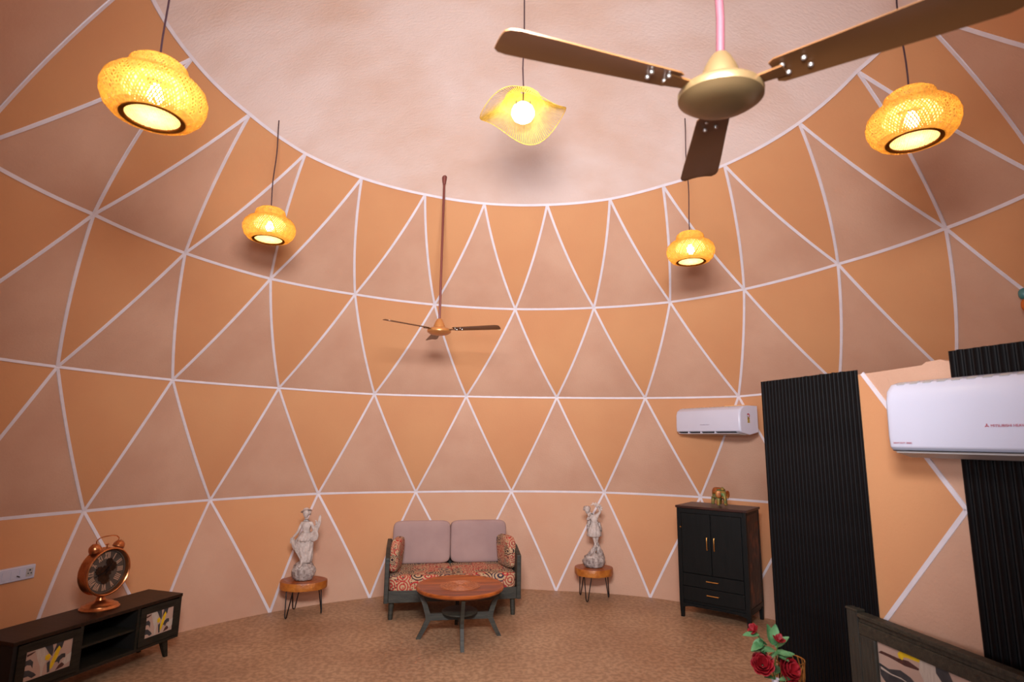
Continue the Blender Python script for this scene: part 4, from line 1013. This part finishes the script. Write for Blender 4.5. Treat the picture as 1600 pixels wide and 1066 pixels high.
def rose(name, c, ax, r, lab, layers=(3, 5, 6, 7), parent=None):
    t = thing(name, lab, 'rose', c); ax = Vector(ax).normalized(); Q = ax.to_track_quat('Z', 'Y').to_matrix()
    for li, n_ in enumerate(layers):
        f = (li+1)/len(layers)
        for k in range(n_):
            a = 2*pi*k/n_+li*.7; R = Q @ Matrix.Rotation(a, 3, 'Z') @ Matrix.Rotation(RAD(2+26*f*f), 3, 'X')
            b = MB(); petal(b, Q @ Vector((sin(a)*0, 0, 0))+R @ Vector((0, -r*.10*f, -r*.1)), R, r*(.42+.28*f), r*(1.55-.35*f), r*(.30+.25*f)); p = b.build('petal', ROSE, t, smooth='all')
            sm = p.modifiers.new('t', 'SOLIDIFY'); sm.thickness = .0006
    b = MB(); b.lathe([(0, -r*.35), (r*.16, -r*.3), (r*.24, -r*.16), (r*.2, -r*.06), (0, -r*.04)], 12, R=Q); b.build('calyx', STEMM, t, smooth=True)
    return t, Q
def stem(t, c, ax, r, base):
    c = Vector(c); s = c-Vector(ax).normalized()*r*.3; e = Vector(base)
    b = MB(); m = (s+e)/2+Vector((0, .0, 0))-Vector(ax).normalized()*.03
    b.tube([s-c, m-c, e-c], .0022, 6); b.build('stem', STEMM, t)
def leaf(t, c, p, d, L, w_, droop=.3):
    d = Vector(d).normalized(); s = d.cross(Vector((0, -.5, 1))).normalized(); n = s.cross(d); vs = []
    for i in range(9):
        v = i/8; ww = w_*sin(pi*min(1, v*.93+.05))**.8*(1-.25*v)
        for u_ in (-1, -.5, 0, .5, 1): vs.append(Vector(p)-Vector(c)+d*L*v+s*ww*u_+n*(.25*ww*abs(u_)-droop*L*v*v*.4)+n*(.04*w_*(i % 2)*abs(u_)))
    b = MB(); b.add(vs, [(i*5+j, i*5+j+1, (i+1)*5+j+1, (i+1)*5+j) for i in range(8) for j in range(4)]); return b.build('leaf', LEAFM, t, smooth='all')
mouth = (VP.x, VP.y, .705)
RO = [((1.193, 2.895, .772), (-.3, -.75, .5), .047, 'large red rose at lower left of the bouquet, beside the floor', (3, 5, 6, 7)),
      ((1.300, 2.90, .752), (.3, -.8, .35), .050, 'large dark red rose at lower right of the bouquet, against the black panel', (3, 5, 6, 7)),
      ((1.172, 2.91, .918), (-.7, -.2, .6), .026, 'red rosebud at the top left of the bouquet', (3, 4)),
      ((1.258, 2.86, .888), (.2, -.3, .9), .026, 'red rosebud at the upper right of the bouquet, amid leaves', (3, 4))]
ts = []
for c, ax, r, lab, ly in RO:
    t, Q = rose('rose', c, ax, r, lab, ly); stem(t, c, ax, r, mouth); ts.append(t); t['group'] = 'red roses in the white vase'
for ti, p, d, L_, w_ in ((2, (1.19, 2.91, .90), (-.8, -.2, .1), .085, .02), (2, (1.20, 2.9, .885), (-.7, -.3, -.5), .075, .022), (2, (1.205, 2.9, .87), (-.5, -.3, -.1), .09, .022), (2, (1.21, 2.9, .86), (-.35, -.4, .5), .07, .024),
                          (2, (1.22, 2.9, .85), (-.9, -.2, -.1), .08, .02), (3, (1.24, 2.9, .87), (-.15, -.2, 1), .085, .026), (3, (1.25, 2.9, .86), (.1, -.2, 1), .095, .028), (3, (1.26, 2.9, .85), (.6, -.2, .6), .08, .022),
                          (3, (1.25, 2.9, .84), (-.5, -.4, .1), .075, .022), (3, (1.26, 2.9, .83), (.7, -.3, -.05), .07, .022), (3, (1.25, 2.89, .83), (.9, -.3, -.4), .07, .022), (0, (1.225, 2.89, .80), (.3, -.4, .5), .07, .02),
                          (0, (1.215, 2.89, .82), (-.7, -.3, .5), .07, .022), (1, (1.27, 2.9, .81), (.8, -.2, .25), .075, .022), (1, (1.25, 2.89, .74), (-.1, -.5, .6), .075, .02), (1, (1.24, 2.89, .72), (-.8, -.4, .25), .06, .016), (1, (1.262, 2.89, .71), (.5, -.5, .3), .06, .018)):
    leaf(ts[ti], RO[ti][0], p, d, L_, w_)
b0 = thing('gold_wire_basket', 'small openwork gold wire basket behind the right-hand rose', 'basket', (1.345, 2.98, .50))
b = MB()
for k in range(18):
    a = 2*pi*k/18; b.tube([(.035*cos(a), .035*sin(a), 0), (.062*cos(a+.35), .062*sin(a+.35), .12), (.075*cos(a+.1), .075*sin(a+.1), .20), (.08*cos(a+.5), .08*sin(a+.5), .275)], .0028, 5)
b.build('wire_cage', BRASS, b0)
for r, z in ((.035, .003), (.064, .12), (.08, .272)):
    b = MB(); b.tube([(r*cos(k*pi/12), r*sin(k*pi/12), z) for k in range(25)], .003, 5, cap=False); b.build('hoop', BRASS, b0)

# ------------------------------------------------------------------ little ornament at the right edge of the picture
o = thing('wall_ornament', 'small teal and amber glazed ornament on the round wall at the right edge', 'ornament', (3.60, 3.885, 2.80))
b = MB(); b.blob((0, 0, .05), (.10, .07, .09), .9, 16); b.build('teal_half', TEAL, o, smooth='all')
b = MB(); b.blob((.0, 0, -.03), (.085, .06, .10), .9, 16); b.build('amber_half', AMBER, o, smooth='all')
b = MB(); b.tube([(.0, 0, .09), (.0, .0, .16)], .004, 6); b.build('hanging_loop', IRON, o)

for ob in bpy.data.objects:
    if 'used' in ob: del ob['used']
